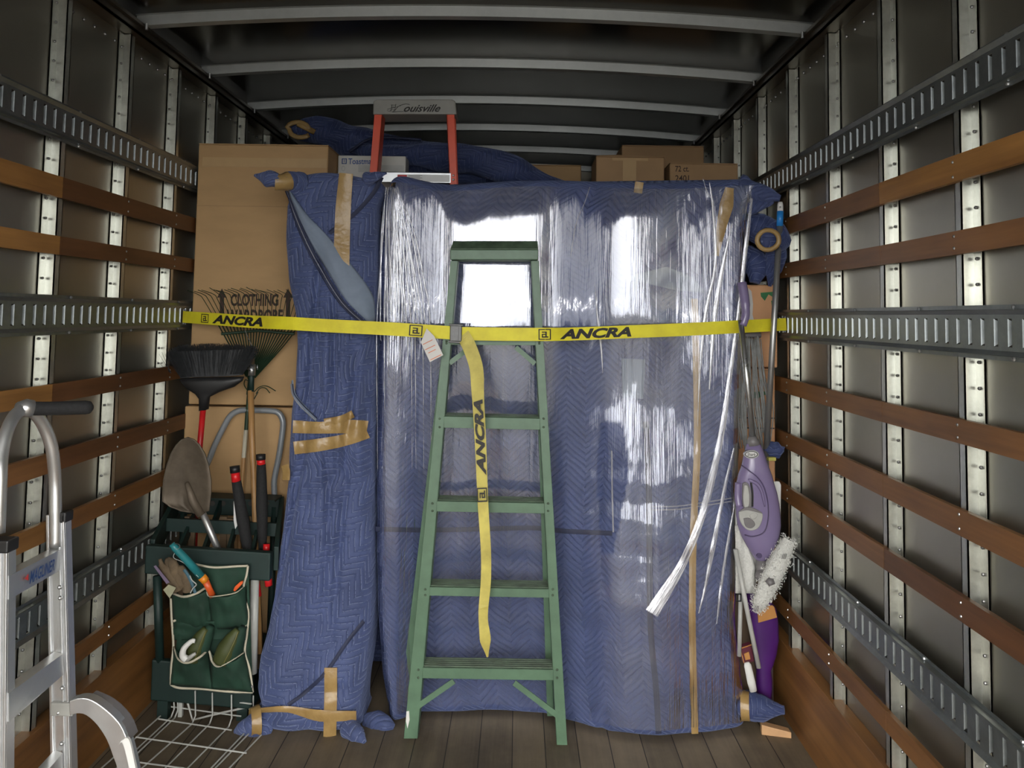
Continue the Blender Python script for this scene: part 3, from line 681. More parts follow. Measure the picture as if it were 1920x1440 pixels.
# --- dark roll of blankets lying across the top, behind
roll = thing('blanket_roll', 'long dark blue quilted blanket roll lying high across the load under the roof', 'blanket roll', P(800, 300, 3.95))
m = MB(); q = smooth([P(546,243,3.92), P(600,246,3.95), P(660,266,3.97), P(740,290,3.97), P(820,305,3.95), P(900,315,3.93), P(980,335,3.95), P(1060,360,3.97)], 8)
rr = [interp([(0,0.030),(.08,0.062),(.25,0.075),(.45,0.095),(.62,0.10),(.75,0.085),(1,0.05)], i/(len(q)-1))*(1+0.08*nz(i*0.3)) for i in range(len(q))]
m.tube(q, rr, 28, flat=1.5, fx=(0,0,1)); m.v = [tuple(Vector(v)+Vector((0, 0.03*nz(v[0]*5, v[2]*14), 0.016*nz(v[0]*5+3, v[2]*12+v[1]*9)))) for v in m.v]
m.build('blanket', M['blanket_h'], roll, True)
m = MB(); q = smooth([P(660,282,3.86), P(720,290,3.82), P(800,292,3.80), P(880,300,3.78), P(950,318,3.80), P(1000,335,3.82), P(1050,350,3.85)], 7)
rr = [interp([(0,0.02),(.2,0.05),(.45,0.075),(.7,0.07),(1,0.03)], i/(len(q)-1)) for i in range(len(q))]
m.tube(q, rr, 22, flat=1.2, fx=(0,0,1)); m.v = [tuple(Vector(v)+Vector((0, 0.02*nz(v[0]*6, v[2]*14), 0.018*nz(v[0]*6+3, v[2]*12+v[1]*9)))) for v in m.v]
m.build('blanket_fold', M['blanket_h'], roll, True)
m = MB(); c = P(560,245,3.86); m.tube([c+Vector((0.055*math.cos(a)+(0.015 if a > 3 else 0), -0.02, 0.038*math.sin(a))) for a in [i*math.pi*2/18 for i in range(17)]], 0.012, 8, flat=0.5); m.build('tape', M['tape'], roll, True)
strip_pts = [P(558,232,3.84), P(575,240,3.84), P(590,248,3.86)]
m = MB(); m.tube(strip_pts, 0.014, 8, flat=0.4); m.build('tape', M['tape'], roll, True)
for (a, b, c, d) in (((655,285),(690,262),(730,258),(790,262)),):
    m = MB(); m.tube(smooth([P(*a, 3.78), P(*b, 3.80), P(*c, 3.80), P(*d, 3.82)], 6), 0.007, 6); m.build('binding_edge', M['binding'], roll, True)

# --- hidden bulk the high things stand on
base = MB().box((-0.76, 3.62, 0.0), (1.02, 5.2, 2.02)); o = base.build('wrapped_cabinet', M['blanket_h'], bevel=0.03); tag(o, 'big blanket-wrapped cabinet filling the truck behind the front row', 'wrapped furniture')

# ------------------------------------------------------------------ cartons
def carton(name, label, x0, x1, y0, y1, z0, z1, mat, cat='cardboard box', group=None, flaps=True, seam=None):
    root = thing(name, label, cat, ((x0+x1)/2, (y0+y1)/2, z0), group)
    m = MB(); n = 10; 
    m.box((x0, y0, z0), (x1, y1, z1)); m.build('carton_body', mat, root, bevel=0.006)
    if flaps:
        m = MB(); ym = (y0+y1)/2
        m.box((x0+0.001, y0+0.001, z1), (x1-0.001, ym-0.002, z1+0.0035)); m.box((x0+0.001, ym+0.002, z1), (x1-0.001, y1-0.001, z1+0.0035)); m.build('top_flaps', mat, root)
    return root
a, b = P(371, 270, 3.46), P(616, 268, 3.46); bb = P(356, 900, 3.46)
xa, xb = a.x+0.004, b.x
ward = carton('wardrobe_box', 'tall brown wardrobe carton reading CLOTHING WARDROBE, behind the rake', xa, xb, 3.46, 3.99, P(450,761,3.46).z+0.003, a.z, M['card'])
low = carton('wardrobe_box', 'plain brown carton under the wardrobe carton, behind the garden tools', xa-0.012, xb+0.01, 3.455, 3.98, 0.0, P(450,762,3.46).z-0.002, M['card'], flaps=False)
def onf(Y):                              # lettering on a vertical face at Y
    return lambda px, py: P(px, py, Y)
def face_text(parent, s, x0, y0, x1, y1, Y, mat, bold=0.0, shear=0.0, name='lettering', x1b=None, dz=0.0):
    O = P(x0, y1, Y); w_ = (P(x1, y1, Y)-O).length; h_ = (P(x0, y0, Y)-O).length
    return text_obj(name, s, mat, O+Vector((0,-dz,0)), P(x1, y1, Y)-O, (0,0,1), w_, h_, parent, shear, bold)
face_text(ward, 'CLOTHING', 432, 551, 522, 574, 3.459, M['ink_brown'], 0.035)
face_text(ward, 'WARDROBE', 424, 580, 530, 606, 3.459, M['ink_brown'], 0.035)
for x in (416, 540):                     # the upright arrows
    m = MB(); q = [(x-9,558),(x,541),(x+9,558),(x+4,558),(x+4,600),(x-4,600),(x-4,558)]; m.poly([P(a_, b_, 3.4585) for a_, b_ in q], (0,0.001,0)); m.build('printed_arrow', M['ink_brown'], ward)
m = MB(); m.box((xa+0.02, 3.4575, P(400,312,3.46).z), (xb-0.005, 3.459, P(400,295,3.46).z)); m.build('packing_tape', simple('kraft_tape', (0.50,0.33,0.16), 0.3, 0, 0.06), ward)
for i in range(5):                       # corrugation creases
    z = lerp(P(400,480,3.46).z, P(400,410,3.46).z, i/4) if i < 2 else P(400, 350+i*62, 3.46).z
m = MB(); m.box((xa, 3.4585, P(400,386,3.46).z-0.001), (xb, 3.4595, P(400,386,3.46).z+0.001)); m.build('crease', M['card_d'], ward)

tb0, tb1 = P(634, 291, 3.63), P(761, 291, 3.63)
toast = thing('toaster_box', 'pale grey-white small appliance box with a blue printed name, behind the orange ladder', 'box', ((tb0.x+tb1.x)/2, 3.6, 2.02))
MB().box((tb0.x, 3.63, 2.02), (tb1.x, 3.74, tb0.z)).build('box_body', M['white_card'], toast, bevel=0.004)
toast_shift = 0.0
tY = 3.628
face_text(toast, 'Toastmaster', 653, 297, 716, 308, tY, M['ink_blue'], 0.015)
m = MB()
for (p0, p1) in (((641,297),(650,298.5)), ((641,306),(650,307.5)), ((641,297),(642.5,307.5)), ((648.5,297),(650,307.5)), ((645,299),(646,305))):
    u, v = P(*p0, tY), P(*p1, tY); m.box((min(u.x,v.x), tY-0.001, min(u.z,v.z)), (max(u.x,v.x), tY, max(u.z,v.z)))
m.build('printed_logo', M['ink_blue'], toast)
u, v = P(672,309,tY), P(757,324,tY); MB().box((u.x, tY-0.0008, v.z), (v.x, tY, u.z)).build('printed_panel', M['lgrey'], toast)
face_text(toast, 'O', 640, 311, 647, 321, tY, M['lgrey'])

def cpx(name, label, x0, x1, ytop, Y, mat, depth=0.35, zb=2.022, **kw):
    a_, b_ = P(x0, ytop, Y), P(x1, ytop, Y); return carton(name, label, a_.x, b_.x, Y, Y+depth, zb, (a_.z+b_.z)/2, mat, **kw)
c1 = cpx('cardboard_box', 'brown carton with a shiny tape cross, atop the load left of the 72 ct. carton', 1118, 1246, 294, 3.64, M['card_d'], 0.24)
m = MB(); m.box((P(1168,300,3.639).x, 3.6375, 2.03), (P(1193,300,3.639).x, 3.639, P(1168,297,3.639).z)); m.box((P(1148,300,3.639).x, 3.637, P(1150,301,3.639).z), (P(1215,300,3.639).x, 3.6385, P(1150,296,3.639).z)); m.build('packing_tape', M['card_ct'], c1)
m = MB().poly([P(1117,295,3.64), P(1124,291,3.66), P(1165,290,3.8), P(1170,294,3.8)], (0,0,-0.003)); m.build('raised_flap', M['card'], c1)
c2 = cpx('cardboard_box', 'brown carton furthest back and highest on the right, under the roof', 1166, 1320, 274, 4.1, M['card_d'], 0.4)
c3 = cpx('cardboard_box', 'brown carton printed 72 ct. at the right end of the top row', 1256, 1384, 307, 3.64, M['card_d'], 0.3)
face_text(c3, '72 ct.', 1266, 311, 1292, 322, 3.639, M['ink_brown'], 0.012); face_text(c3, '2401', 1266, 328.5, 1292, 340, 3.639, M['ink_brown'], 0.012)
c4 = cpx('cardboard_box', 'pale brown carton behind the end of the dark blanket roll', 975, 1090, 310, 4.25, M['card'], 0.4)

# cartons in the gap at the right wall
o1 = carton('cardboard_box', 'orange-brown carton with green print in the gap by the right wall', 0.72, 1.056, 3.262, 3.58, P(1430,690,3.262).z+0.002, P(1430,534,3.262).z, M['card_o'], flaps=False)
for q in (((1426,549),(1449,547),(1449,557),(1441,552),(1434,564),(1427,556)), ((1446,564),(1452,562),(1452,572),(1447,573))):
    MB().poly([P(a_, b_, 3.2615) for a_, b_ in q], (0,0.0008,0)).build('green_print', M['ink_green'], o1)
m = MB(); q = [(1403,540),(1409,546),(1412,570),(1411,590),(1414,602),(1403,604)]; m.poly([P(a_, b_, 3.2612) for a_, b_ in q], (0,0.0008,0)); m.build('torn_paper', M['label'], o1)
o2 = carton('cardboard_box', 'brown carton under the green-printed one, behind the grey mop strings', 0.70, 1.045, 3.262, 3.60, 0.62, P(1430,691,3.262).z, M['card_o'], flaps=False)
o3 = carton('cardboard_box', 'added carton coloured as the shade of the right-hand gap, at the bottom of the stack, behind the violet container', 0.70, 0.985, 3.27, 3.60, 0.0, 0.617, simple('gap_shade_carton', (0.10,0.065,0.04), 0.8), flaps=False)  # added carton; shade of the gap is painted into its dark colour
for y_ in (783, 802):
    u, v = P(1380,y_,3.2615), P(1452,y_,3.2615); MB().box((u.x, 3.2608, u.z-0.0025), (v.x, 3.262, u.z+0.0025)).build('printed_line', M['ink'], o2)
face_text(o2, 'SANITA', 1412, 694, 1446, 706, 3.2612, M['card_d'], 0.0); face_text(o2, 'O', 1430, 708, 1438, 717, 3.2612, M['card_d'], 0.0)
m = MB(); q = [(1409,735),(1446,733),(1444,746),(1434,740),(1420,748),(1410,744)]; m.poly([P(a_, b_, 3.2615) for a_, b_ in q], (0,0.0008,0)); m.build('green_print', M['ink_green'], o2)

# ------------------------------------------------------------------ green stepladder
lad = thing('stepladder', 'green painted six-foot stepladder strapped upright against the film-wrapped load', 'ladder', (-0.1, 3.0, 0))
def LYf(py): return lerp(3.005, 2.985, (py-452)/(1390-452))       # front face distance
def LYr(py): return lerp(3.085, 3.185, (py-470)/(1330-470))
def chan(parent, a0, a1, b0, b1, Ya, Yb, d, name='front_rail', mat=None, web=1, t=0.004):
    """channel rail: front face between pixel edges a (top) and b (bottom); web on the inner/outer side"""
    mat = mat or M['green']
    A0, A1, B0, B1 = P(*a0, Ya), P(*a1, Ya), P(*b0, Yb), P(*b1, Yb); D = Vector((0, d, 0)); m = MB()
    def slab(p, q, r, s, off): m.hexa([p, q, r, s]+[v+off for v in (p, q, r, s)])
    slab(B0, B1, A1, A0, Vector((0, t, 0)))                        # front flange
    ux = (A1-A0).normalized()*t
    if web > 0: slab(B1-ux, B1, A1, A1-ux, D)
    else: slab(B0, B0+ux, A0+ux, A0, D)
    slab(B0+D, B1+D, A1+D, A0+D, Vector((0, -t, 0)))
    return m.build(name, mat, parent, bevel=0.001)
fr1 = chan(lad, (845,489), (859,489), (757,1385), (783,1385), LYf(489), LYf(1385), 0.062, web=1)
fr2 = chan(lad, (995,489), (1010,489), (1044,1402), (1064,1402), LYf(489), LYf(1402), 0.062, web=-1)
for a, b, c, d in (((848,492),(858,492),(750,1318),(766,1320)), ((1000,492),(1010,492),(1026,1343),(1039,1343))):
    chan(lad, a, b, c, d, 3.083, 3.150, 0.022, 'rear_rail')
# top cap
def slab_px(m, q, Y, d): return m.poly([P(a, b, Y) for a, b in q], (0, d, 0))
cap = MB(); slab_px(cap, [(844,468),(1009,468),(1009,487),(844,487)], 2.998, 0.112)
cap.build('top_cap', M['green'], lad, bevel=0.003)
tp = MB(); A, B = P(844,467.5,2.998), P(1009,467.5,2.998); A2, B2 = A+Vector((0.006,0.112,0)), B+Vector((-0.004,0.112,0)); u = Vector((0,0,0.004))
tp.hexa([A, B, B+u, A+u, A2, B2, B2+u, A2+u]); tp.build('cap_tread', M['green_d'], lad, bevel=0.001)
A, B, A2, B2 = P(844,468.5,2.999), P(1009,468.5,2.999), P(850,452,3.030), P(1008,452,3.030); u = Vector((0,0.08,0)); MB().hexa([A, B, B2, A2, A+u, B+u, B2+u, A2+u]).build('cap_slope', M['green_d'], lad, bevel=0.001)
for q in ((863,490,2.0), (991,490,-2.0)): pass
# steps: front lip + ribbed tread
def lx_in(py): return lerp(859, 783, (py-489)/(1385-489)), lerp(995, 1044, (py-489)/(1402-489))
def step(yt, yb, tread=True, name='step', dd=0.085):
    xl_, xr_ = lx_in((yt+yb)/2); Y = LYf(yt)-0.001; m = MB()
    tilt = 4 if yt > 700 else 1
    q = [P(xl_-1, yt-tilt*0.5, Y), P(xr_+1, yt+tilt*0.5, Y), P(xr_+1, yb+tilt*0.5, Y), P(xl_-1, yb-tilt*0.5, Y)]
    m.poly(q, (0, 0.004, 0)); z = 0.003
    a, b = q[0], q[1]
    m.hexa([a-Vector((0,0,z)), b-Vector((0,0,z)), b, a, a+Vector((0,dd,-z)), b+Vector((0,dd,-z)), b+Vector((0,dd,0)), a+Vector((0,dd,0))])
    s_ = m.build(name, M['green'], lad, bevel=0.001)
    if tread:
        r = MB()
        for i in range(5):
            o_ = 0.006+i*0.0165; r.hexa([a+Vector((0,o_,0)), b+Vector((0,o_,0)), b+Vector((0,o_+0.002,0.0035)), a+Vector((0,o_+0.002,0.0035)), a+Vector((0,o_+0.009,0)), b+Vector((0,o_+0.009,0)), b+Vector((0,o_+0.008,0.0035)), a+Vector((0,o_+0.008,0.0035))])
        r.build('tread_ribs', M['green_d'], s_)
    rv = MB()
    for xx in (xl_-9, xr_+8):
        for yy in (yt+3, yb-3): rv.ball(P(xx, yy, Y-0.001), 0.0045, 5, (1,0.6,1))
    rv.build('rivets', M['green_d'], s_)
step(637, 647, True); step(782, 804); step(941, 961); step(1102, 1119); step(1253, 1274)
# braces
def bar(parent, a, b, Y0_, Y1_, wpx, mat, name, d=0.004):
    p, q = P(*a, Y0_), P(*b, Y1_); t = (q-p).normalized(); s_ = Vector((-t.z, 0, t.x))*(wpx*Y0_/FPX)
    return MB().beam(p, q, s_, (0, d, 0)).build(name, mat, parent)
for a, b in (((882,651),(843,681)), ((967,651),(1003,682))): bar(lad, a, b, LYf(650)+0.02, LYf(680)+0.004, 9, M['green'], 'brace')
for a, b in (((851,1277),(782,1325)), ((964,1280),(1046,1342))): bar(lad, a, b, LYf(1275)+0.004, LYf(1320)+0.001, 10, M['green'], 'brace')
for yy in ():
    f_ = (yy-492)/(1330-492); x0 = lerp(853, 760, f_); x1 = lerp(1003, 1030, f_); bar(lad, (x0,yy), (x1,yy+3), lerp(3.10,3.16,f_), lerp(3.10,3.16,f_), 8, M['green'], 'rear_crossbar')
m = MB(); m.poly([P(a,b,LYf(1350)-0.0012) for a,b in ((762,1334),(767,1333),(768,1350),(764,1366),(761,1352))], (0,0.001,0)); m.build('white_scuff', M['white'], lad)

# ------------------------------------------------------------------ orange ladder behind
rl = thing('stepladder', 'tall orange fibreglass stepladder with a grey top cap, standing behind the wrapped load', 'ladder', (-0.38, 3.42, 0))
OY = 3.40
cp = MB(); slab_px(cp, [(700,190),(706,186),(848,186),(854,190),(856,214),(699,214)], OY-0.01, 0.14); cp.build('top_cap', M['grey_pl'], rl, bevel=0.004)
# lettering on the cap: a hand-drawn ladder mark and a script-like name
face_text(rl, 'ouisville', 757, 196, 826, 210, OY-0.0105, M['ink'], 0.02, 0.5, 'lettering', dz=0.001)
def stroke(m, pts, Y, w): 
    q = smooth([P(a, b, Y) for a, b in pts], 6); m.tube(q, w, 5, flat=0.4, fx=(0,1,0))
m = MB(); sY = OY-0.0115
stroke(m, [(768,196),(760,195),(748,199),(741,206),(736,210),(746,209),(757,209)], sY, 0.0022)
stroke(m, [(726,205),(733,203),(742,201),(752,198)], sY, 0.0016); stroke(m, [(735,196),(733,210)], sY, 0.0022); stroke(m, [(742,195),(740,209)], sY, 0.0022)
for yy in (197, 201, 205): stroke(m, [(733,yy),(743,yy)], sY, 0.0018)
stroke(m, [(726,207),(730,209),(733,206)], sY, 0.0016); m.build('printed_logo', M['ink'], rl)
def rail_o(xt0, xt1, xb0, xb1, yb, web, nm):
    A0, A1 = P(xt0, 214, OY), P(xt1, 214, OY); B0, B1 = P(xb0, yb, OY), P(xb1, yb, OY)
    k_ = (0.0-A0.z)/(B0.z-A0.z); F0 = A0+(B0-A0)*k_; F1 = A1+(B1-A1)*k_; D = Vector((0,0.075,0)); t = Vector((0,0.004,0)); m = MB(); w_ = 0.004*web
    m.hexa([F0, F1, A1, A0]+[v+t for v in (F0, F1, A1, A0)])
    p, q = (F1, A1) if web > 0 else (F0, A0); x_ = Vector((-0.004*web,0,0)); m.hexa([p, p+x_, q+x_, q]+[v+D for v in (p, p+x_, q+x_, q)])
    m.hexa([F0+D, F1+D, A1+D, A0+D]+[v+D-t for v in (F0, F1, A1, A0)])
    m.build(nm, M['orange'], rl, bevel=0.001)
rail_o(702, 717, 693, 708, 323, 1, 'front_rail'); rail_o(837, 852, 843, 857, 343, -1, 'front_rail')
for s0, s1 in ((705, 700), (842, 846)):
    A, B = P(s0+6, 214, OY+0.085), P(s1+6, 330, OY+0.085); k_ = A.z/(A.z-B.z); F_ = A+(B-A)*k_
    MB().beam(F_, A, (0.03,0,0), (0,0.03,0)).build('rear_rail', M['orange'], rl)
u, v = P(708,322,OY), P(845,343,OY); m = MB(); m.box((u.x, OY-0.003, v.z), (v.x, OY+0.004, u.z)); m.box((u.x, OY-0.003, u.z-0.003), (v.x, OY+0.085, u.z)); st_ = m.build('step', M['alu'], rl)
u, v = P(745,327,OY), P(843,342,OY); MB().box((u.x, OY-0.0045, v.z), (v.x, OY-0.0032, u.z)).build('step_label', M['white'], st_)
u, v = P(746,328,OY), P(763,339,OY); MB().box((u.x, OY-0.0055, v.z), (v.x, OY-0.0046, u.z)).build('red_print', M['ink_red'], st_)
for i in range(5):
    u, v = P(766,328.5+i*2.4,OY), P(792-(i % 2)*4,329.6+i*2.4,OY); MB().box((u.x, OY-0.0055, v.z), (v.x, OY-0.0046, u.z)).build('printed_line', M['mgrey'], st_)
for k_ in range(2, 7):
    f_ = k_*0.305; z = P(780,330,OY).z-f_+0.0; xl_ = P(708,330,OY).x-0.055*f_; xr_ = P(845,330,OY).x+0.055*f_*0.6
    if z > 0.1: MB().box((xl_, OY-0.002, z), (xr_, OY+0.07, z+0.02)).build('step', M['alu'], rl)
bt = MB()
for yy in (329, 337): bt.ball(P(850, yy, OY-0.002), 0.005, 5)
bt.build('rivets', M['steel'], rl)

# ------------------------------------------------------------------ yellow strap
st = thing('ratchet_strap', 'yellow cargo strap with black lettering stretched level across the load from wall to wall', 'strap', (0, 3.0, 1.5))
def ribbon(pts, hw, name, mat, parent=None, up=(0,0,1), n=7, ups=None):
    q = smooth(pts, n); m = MB(); rows = []; K = len(q); uvr = []; L = 0
    for i, p in enumerate(q):
        t = (q[min(i+1, K-1)]-q[max(i-1, 0)]).normalized(); U = Vector(up) if ups is None else Vector(ups[0]).lerp(Vector(ups[1]), i/(K-1)); U = (U-t*U.dot(t)).normalized()
        h = hw if not isinstance(hw, (list, tuple)) else interp([(k_/(len(hw)-1), v_) for k_, v_ in enumerate(hw)], i/(K-1))
        N_ = t.cross(U); rows.append([p-U*h-N_*0.001, p+U*h-N_*0.001, p+U*h+N_*0.001, p-U*h+N_*0.001])
    m.grid(rows, wrap=True); k_ = len(m.v); m.f += [(3,2,1,0), (k_-4,k_-3,k_-2,k_-1)]
    return m.build(name, mat, parent if parent else st)
SY = 2.962
L_ = [P(343,594,3.385), P(400,598,3.26), P(470,603,3.12), P(538,606,3.012), P(620,611,2.985), P(720,616,2.975), P(800,621,2.967), P(846,624,SY)]
R_ = [P(866,625.5,SY), P(930,626.5,SY+0.002), P(1012,627,SY+0.004), P(1080,626,3.01), P(1180,622,3.045), P(1280,618,3.065), P(1375,613,3.09), P(1474,608,3.18)]
ribbon(L_, 0.0245, 'left_webbing', M['yellow']); ribbon(R_, 0.0245, 'right_webbing', M['yellow'])
def along(pts, n=7):                          # arc-length map of a polyline
    q = smooth(pts, n); acc = [0]
    for a, b in zip(q, q[1:]): acc.append(acc[-1]+(b-a).length)
    return q, acc
def strap_mark(pts, px0, px1, hgt, kind, z0=0.0, parent=None, up=Vector((0,0,1)), flip=1):
    q, acc = along(pts, 60); best = min(range(len(q)), key=lambda i: abs(proj(q[i])[0]-px0)); s0 = acc[best]; wd = acc[min(range(len(q)), key=lambda i: abs(proj(q[i])[0]-px1))]-s0
    def f(s):
        s = min(max(s, 0), acc[-1]-1e-5); i = max(j for j in range(len(acc)) if acc[j] <= s); i = min(i, len(q)-2)
        t = (s-acc[i])/(acc[i+1]-acc[i]); return q[i].lerp(q[i+1], t), (q[i+1]-q[i]).normalized()
    def path(a, b):
        p, t = f(s0+a); U = (up-t*up.dot(t)).normalized(); N_ = t.cross(U); return p+U*(b-hgt/2+z0)+N_*0.0022
    if kind == 'logo':
        m = MB(); e = 0.09
        rs = [(0,0,1,e),(0,1-e,1,1),(0,0,e,1),(1-e,0,1,1),(.26,.66,.66,.76),(.54,.22,.66,.76),(.26,.20,.80,.32),(.26,.20,.36,.55),(.26,.45,.60,.55)]
        for x0, y0, x1, y1 in rs:
            c = [path(x*wd, y*hgt) for x, y in ((x0,y0),(x1,y0),(x1,y1),(x0,y1))]; m.add(c, [(0,1,2,3)])
        return m.build('printed_logo', M['ink'], st)
    text_obj('lettering', kind, M['ink'], None, (1,0,0), (0,0,1), wd, hgt, st, 0.30, 0.048, path=path)
def proj(p):                             # world -> pixel, for placing marks along the webbing
    v = p-Vector((0,0,EYE)); c = Vector((v.dot(ex), v.dot(ey), v.dot(ez))); return (960+FPX*c.x/c.y, CYP-FPX*c.z/c.y)
strap_mark(L_, 378, 392, 0.036, 'logo'); strap_mark(L_, 399, 493, 0.036, 'ANCRA')
strap_mark(L_, 768, 792, 0.040, 'logo')
strap_mark(R_, 1009, 1033, 0.040, 'logo'); strap_mark(R_, 1049, 1183, 0.038, 'ANCRA')
for pts, rg in ((L_, (380, 840)), (R_, (900, 1470))):
    pass
# hooks in the cargo rails
for side, p, W, sg in (('left', P(343,594,3.385), WL, -1), ('right', P(1474,608,3.18), WR, 1)):
    c = Vector((W-sg*0.012, p.y, p.z)); m = MB(); a = Vector((0,0,0.032))
    m.tube([c-a, c+a, c+a+Vector((sg*0.014,0.012,0)), c-a+Vector((sg*0.014,0.012,0))], 0.0035, 6, closed=True); m.box((min(c.x,c.x+sg*0.012), c.y+0.008, c.z-0.025), (max(c.x,c.x+sg*0.012), c.y+0.016, c.z+0.025)); m.build('end_fitting', M['buckle'], st)
# cam buckle
m = MB(); c = P(855,625,SY-0.006); m.box((c.x-0.022, c.y-0.012, c.z-0.030), (c.x+0.022, c.y+0.004, c.z+0.030)); bk = m.build('cam_buckle', M['buckle'], st, bevel=0.003)
m = MB(); m.box((c.x-0.014, c.y-0.018, c.z-0.026), (c.x+0.010, c.y-0.012, c.z+0.026)); m.tube([(c.x-0.026,c.y-0.008,c.z+0.031),(c.x+0.026,c.y-0.008,c.z+0.031)], 0.004, 6); m.tube([(c.x-0.026,c.y-0.008,c.z-0.031),(c.x+0.040,c.y-0.008,c.z-0.034)], 0.004, 6); m.build('buckle_lever', M['buckle'], bk)
# the loose tail
TL = [P(866,622,2.955), P(878,632,2.945), P(890,652,2.94), P(895,690,2.94), P(896,740,2.94)]
q = smooth([P(868,628,2.952), P(880,650,2.942), P(893,690,2.940), P(896,740,2.938), P(900,810,2.936), P(903,880,2.935), P(906,950,2.934), P(911,1030,2.933), P(911,1090,2.932), P(906,1150,2.930), P(909,1190,2.928), P(914,1232,2.928)], 7)
m = MB(); rows = []; K = len(q)
wt = [(0,26),(.12,26),(.22,25),(.3,22),(.5,20),(.62,19),(.72,19),(.85,17),(.93,21),(1,3)]
for i, p in enumerate(q):
    t = (q[min(i+1,K-1)]-q[max(i-1,0)]).normalized(); f_ = i/(K-1); h = interp(wt, f_)*p.y/FPX/2
    tw = 0.35*math.sin(f_*7)+(0.5 if f_ > 0.8 else 0); S = Vector((math.cos(tw), math.sin(tw)*0.5, 0)); S = (S-t*S.dot(t)).normalized(); N_ = t.cross(S).normalized()*0.001
    if i < 5: S = S.lerp(Vector((0.8,0,0.7)), 1-i/5).normalized()
    rows.append([p-S*h-N_, p+S*h-N_, p+S*h+N_, p-S*h+N_])
m.grid(rows, wrap=True); m.build('loose_tail', M['yellow2'], st)
def tail_path(y0px, length, hgt):
    pj = [proj(p) for p in q]; i0 = min(range(K), key=lambda i: abs(pj[i][1]-y0px)); acc = [0]
    for i in range(i0, 0, -1): acc.append(acc[-1]+(q[i]-q[i-1]).length)
    def f(a, b):
        k_ = 0
        while k_ < len(acc)-2 and acc[k_+1] < a: k_ += 1
        i = i0-k_; t_ = (a-acc[k_])/(acc[k_+1]-acc[k_]); p = q[i].lerp(q[i-1], t_); up_ = (q[i-1]-q[i]).normalized(); S = Vector((1,0,0)); S = (S-up_*S.dot(up_)).normalized()
        return p-S*(b-hgt/2)+Vector((0,-0.0125,0))
    return f
text_obj('lettering', 'ANCRA', M['ink'], None, (0,0,1), (-1,0,0), 0.272, 0.034, st, 0.30, 0.048, path=tail_path(893, 0, 0.034))
f = tail_path(936, 0, 0.034); m = MB(); e = 0.09; wd = hgt = 0.036
for x0, y0, x1, y1 in [(0,0,1,e),(0,1-e,1,1),(0,0,e,1),(1-e,0,1,1),(.26,.66,.66,.76),(.54,.22,.66,.76),(.26,.20,.80,.32),(.26,.20,.36,.55),(.26,.45,.60,.55)]:
    m.add([f(x*0.05, y*hgt) for x, y in ((x0,y0),(x1,y0),(x1,y1),(x0,y1))], [(0,1,2,3)])
m.build('printed_logo', M['ink'], st)
# the hang tag
TG = [(800,616),(814,630),(831,666),(806,679),(789,642)]
tgm = MB().poly([P(a, b, 2.945) for a, b in TG], (0, 0.0012, 0)); tg = tgm.build('hang_tag', M['label'], st)
for (x0, y0, x1, y1) in ((793,646,811,637), (797,656,816,647), (803,662,817,655), (807,675,827,665)):
    p, r_ = P(x0, y0, 2.9445), P(x1, y1, 2.9445); t = (r_-p).normalized(); s_ = Vector((-t.z,0,t.x))*0.003
    MB().beam(p, r_, s_, (0,0.0008,0)).build('red_print', M['redprint'], tg)

# ------------------------------------------------------------------ aluminium hand truck, left foreground
ht = thing('hand_truck', 'aluminium hand truck with a black loop grip, close at the left edge against the wall', 'hand truck', (-1.22, 2.0, 0.0))
HN, HF = 1.90, 2.13                      # near and far rails
def up_px(pts): return pts
q = smooth([P(-4,1000,HN), P(0,900,HN+0.01), P(3,850,HN+0.03), P(14,805,HN+0.06), P(30,777,HN+0.10), P(48,768,HN+0.13), P(68,778,HN+0.16), P(86,806,HN+0.19), P(98,845,HN+0.21), P(103,900,HF), P(104,965,HF), P(104,1025,HF)], 6)
MB().tube(q, 0.0155, 14).build('loop_handle', M['alu'], ht, True)
MB().tube([P(56,766,HN+0.14), P(64,766,HN+0.14), P(90,766,HN+0.15), P(160,764,HN+0.16), P(168,764,HN+0.16), P(173,764,HN+0.16)], [0.013,0.0175,0.0175,0.0175,0.016,0.008], 16).build('grip', M['foam'], ht, True, label='black rubber grip')
m = MB(); m.tube([P(36,768,HN+0.13), P(50,765,HN+0.13), P(62,766,HN+0.14)], [0.020,0.023,0.021], 12); m.build('handle_casting', M['alu'], ht, True)
def rail_h(x0, x1, ya, Y, xb0, xb1, nm):
    A0, A1 = P(x0, ya, Y), P(x1, ya, Y); z1 = A0.z; B0, B1 = P(xb0, 1440, Y), P(xb1, 1440, Y); k_ = (A0.z-0.03)/(A0.z-B0.z); B0 = A0+(B0-A0)*k_; B1 = A1+(B1-A1)*k_
    m = MB(); d = Vector((0,0.03,0)); w_ = (A1-A0)
    m.hexa([B0, B1, A1, A0]+[v+d for v in (B0, B1, A1, A0)])
    for f0, f1, pr in ((0.0,0.16,0.006), (0.62,0.74,0.005), (0.90,1.0,0.006)):   # raised ribs of the extrusion
        m.hexa([B0.lerp(B1,f0)-Vector((0,pr,0)), B0.lerp(B1,f1)-Vector((0,pr,0)), A0.lerp(A1,f1)-Vector((0,pr,0)), A0.lerp(A1,f0)-Vector((0,pr,0)), B0.lerp(B1,f0), B0.lerp(B1,f1), A0.lerp(A1,f1), A0.lerp(A1,f0)])
    o = m.build(nm, M['alu'], ht, bevel=0.0015)
    return o
r1 = rail_h(-28, 16, 1022, HN, -22, 12, 'side_rail'); r2 = rail_h(88, 122, 965, HF, 97, 134, 'side_rail')
MB().box((P(-26,1035,HN).x, HN-0.01, P(0,1036,HN).z), (P(19,1035,HN).x, HN+0.035, P(0,1012,HN).z)).build('end_cap', M['black'], r1, bevel=0.004)
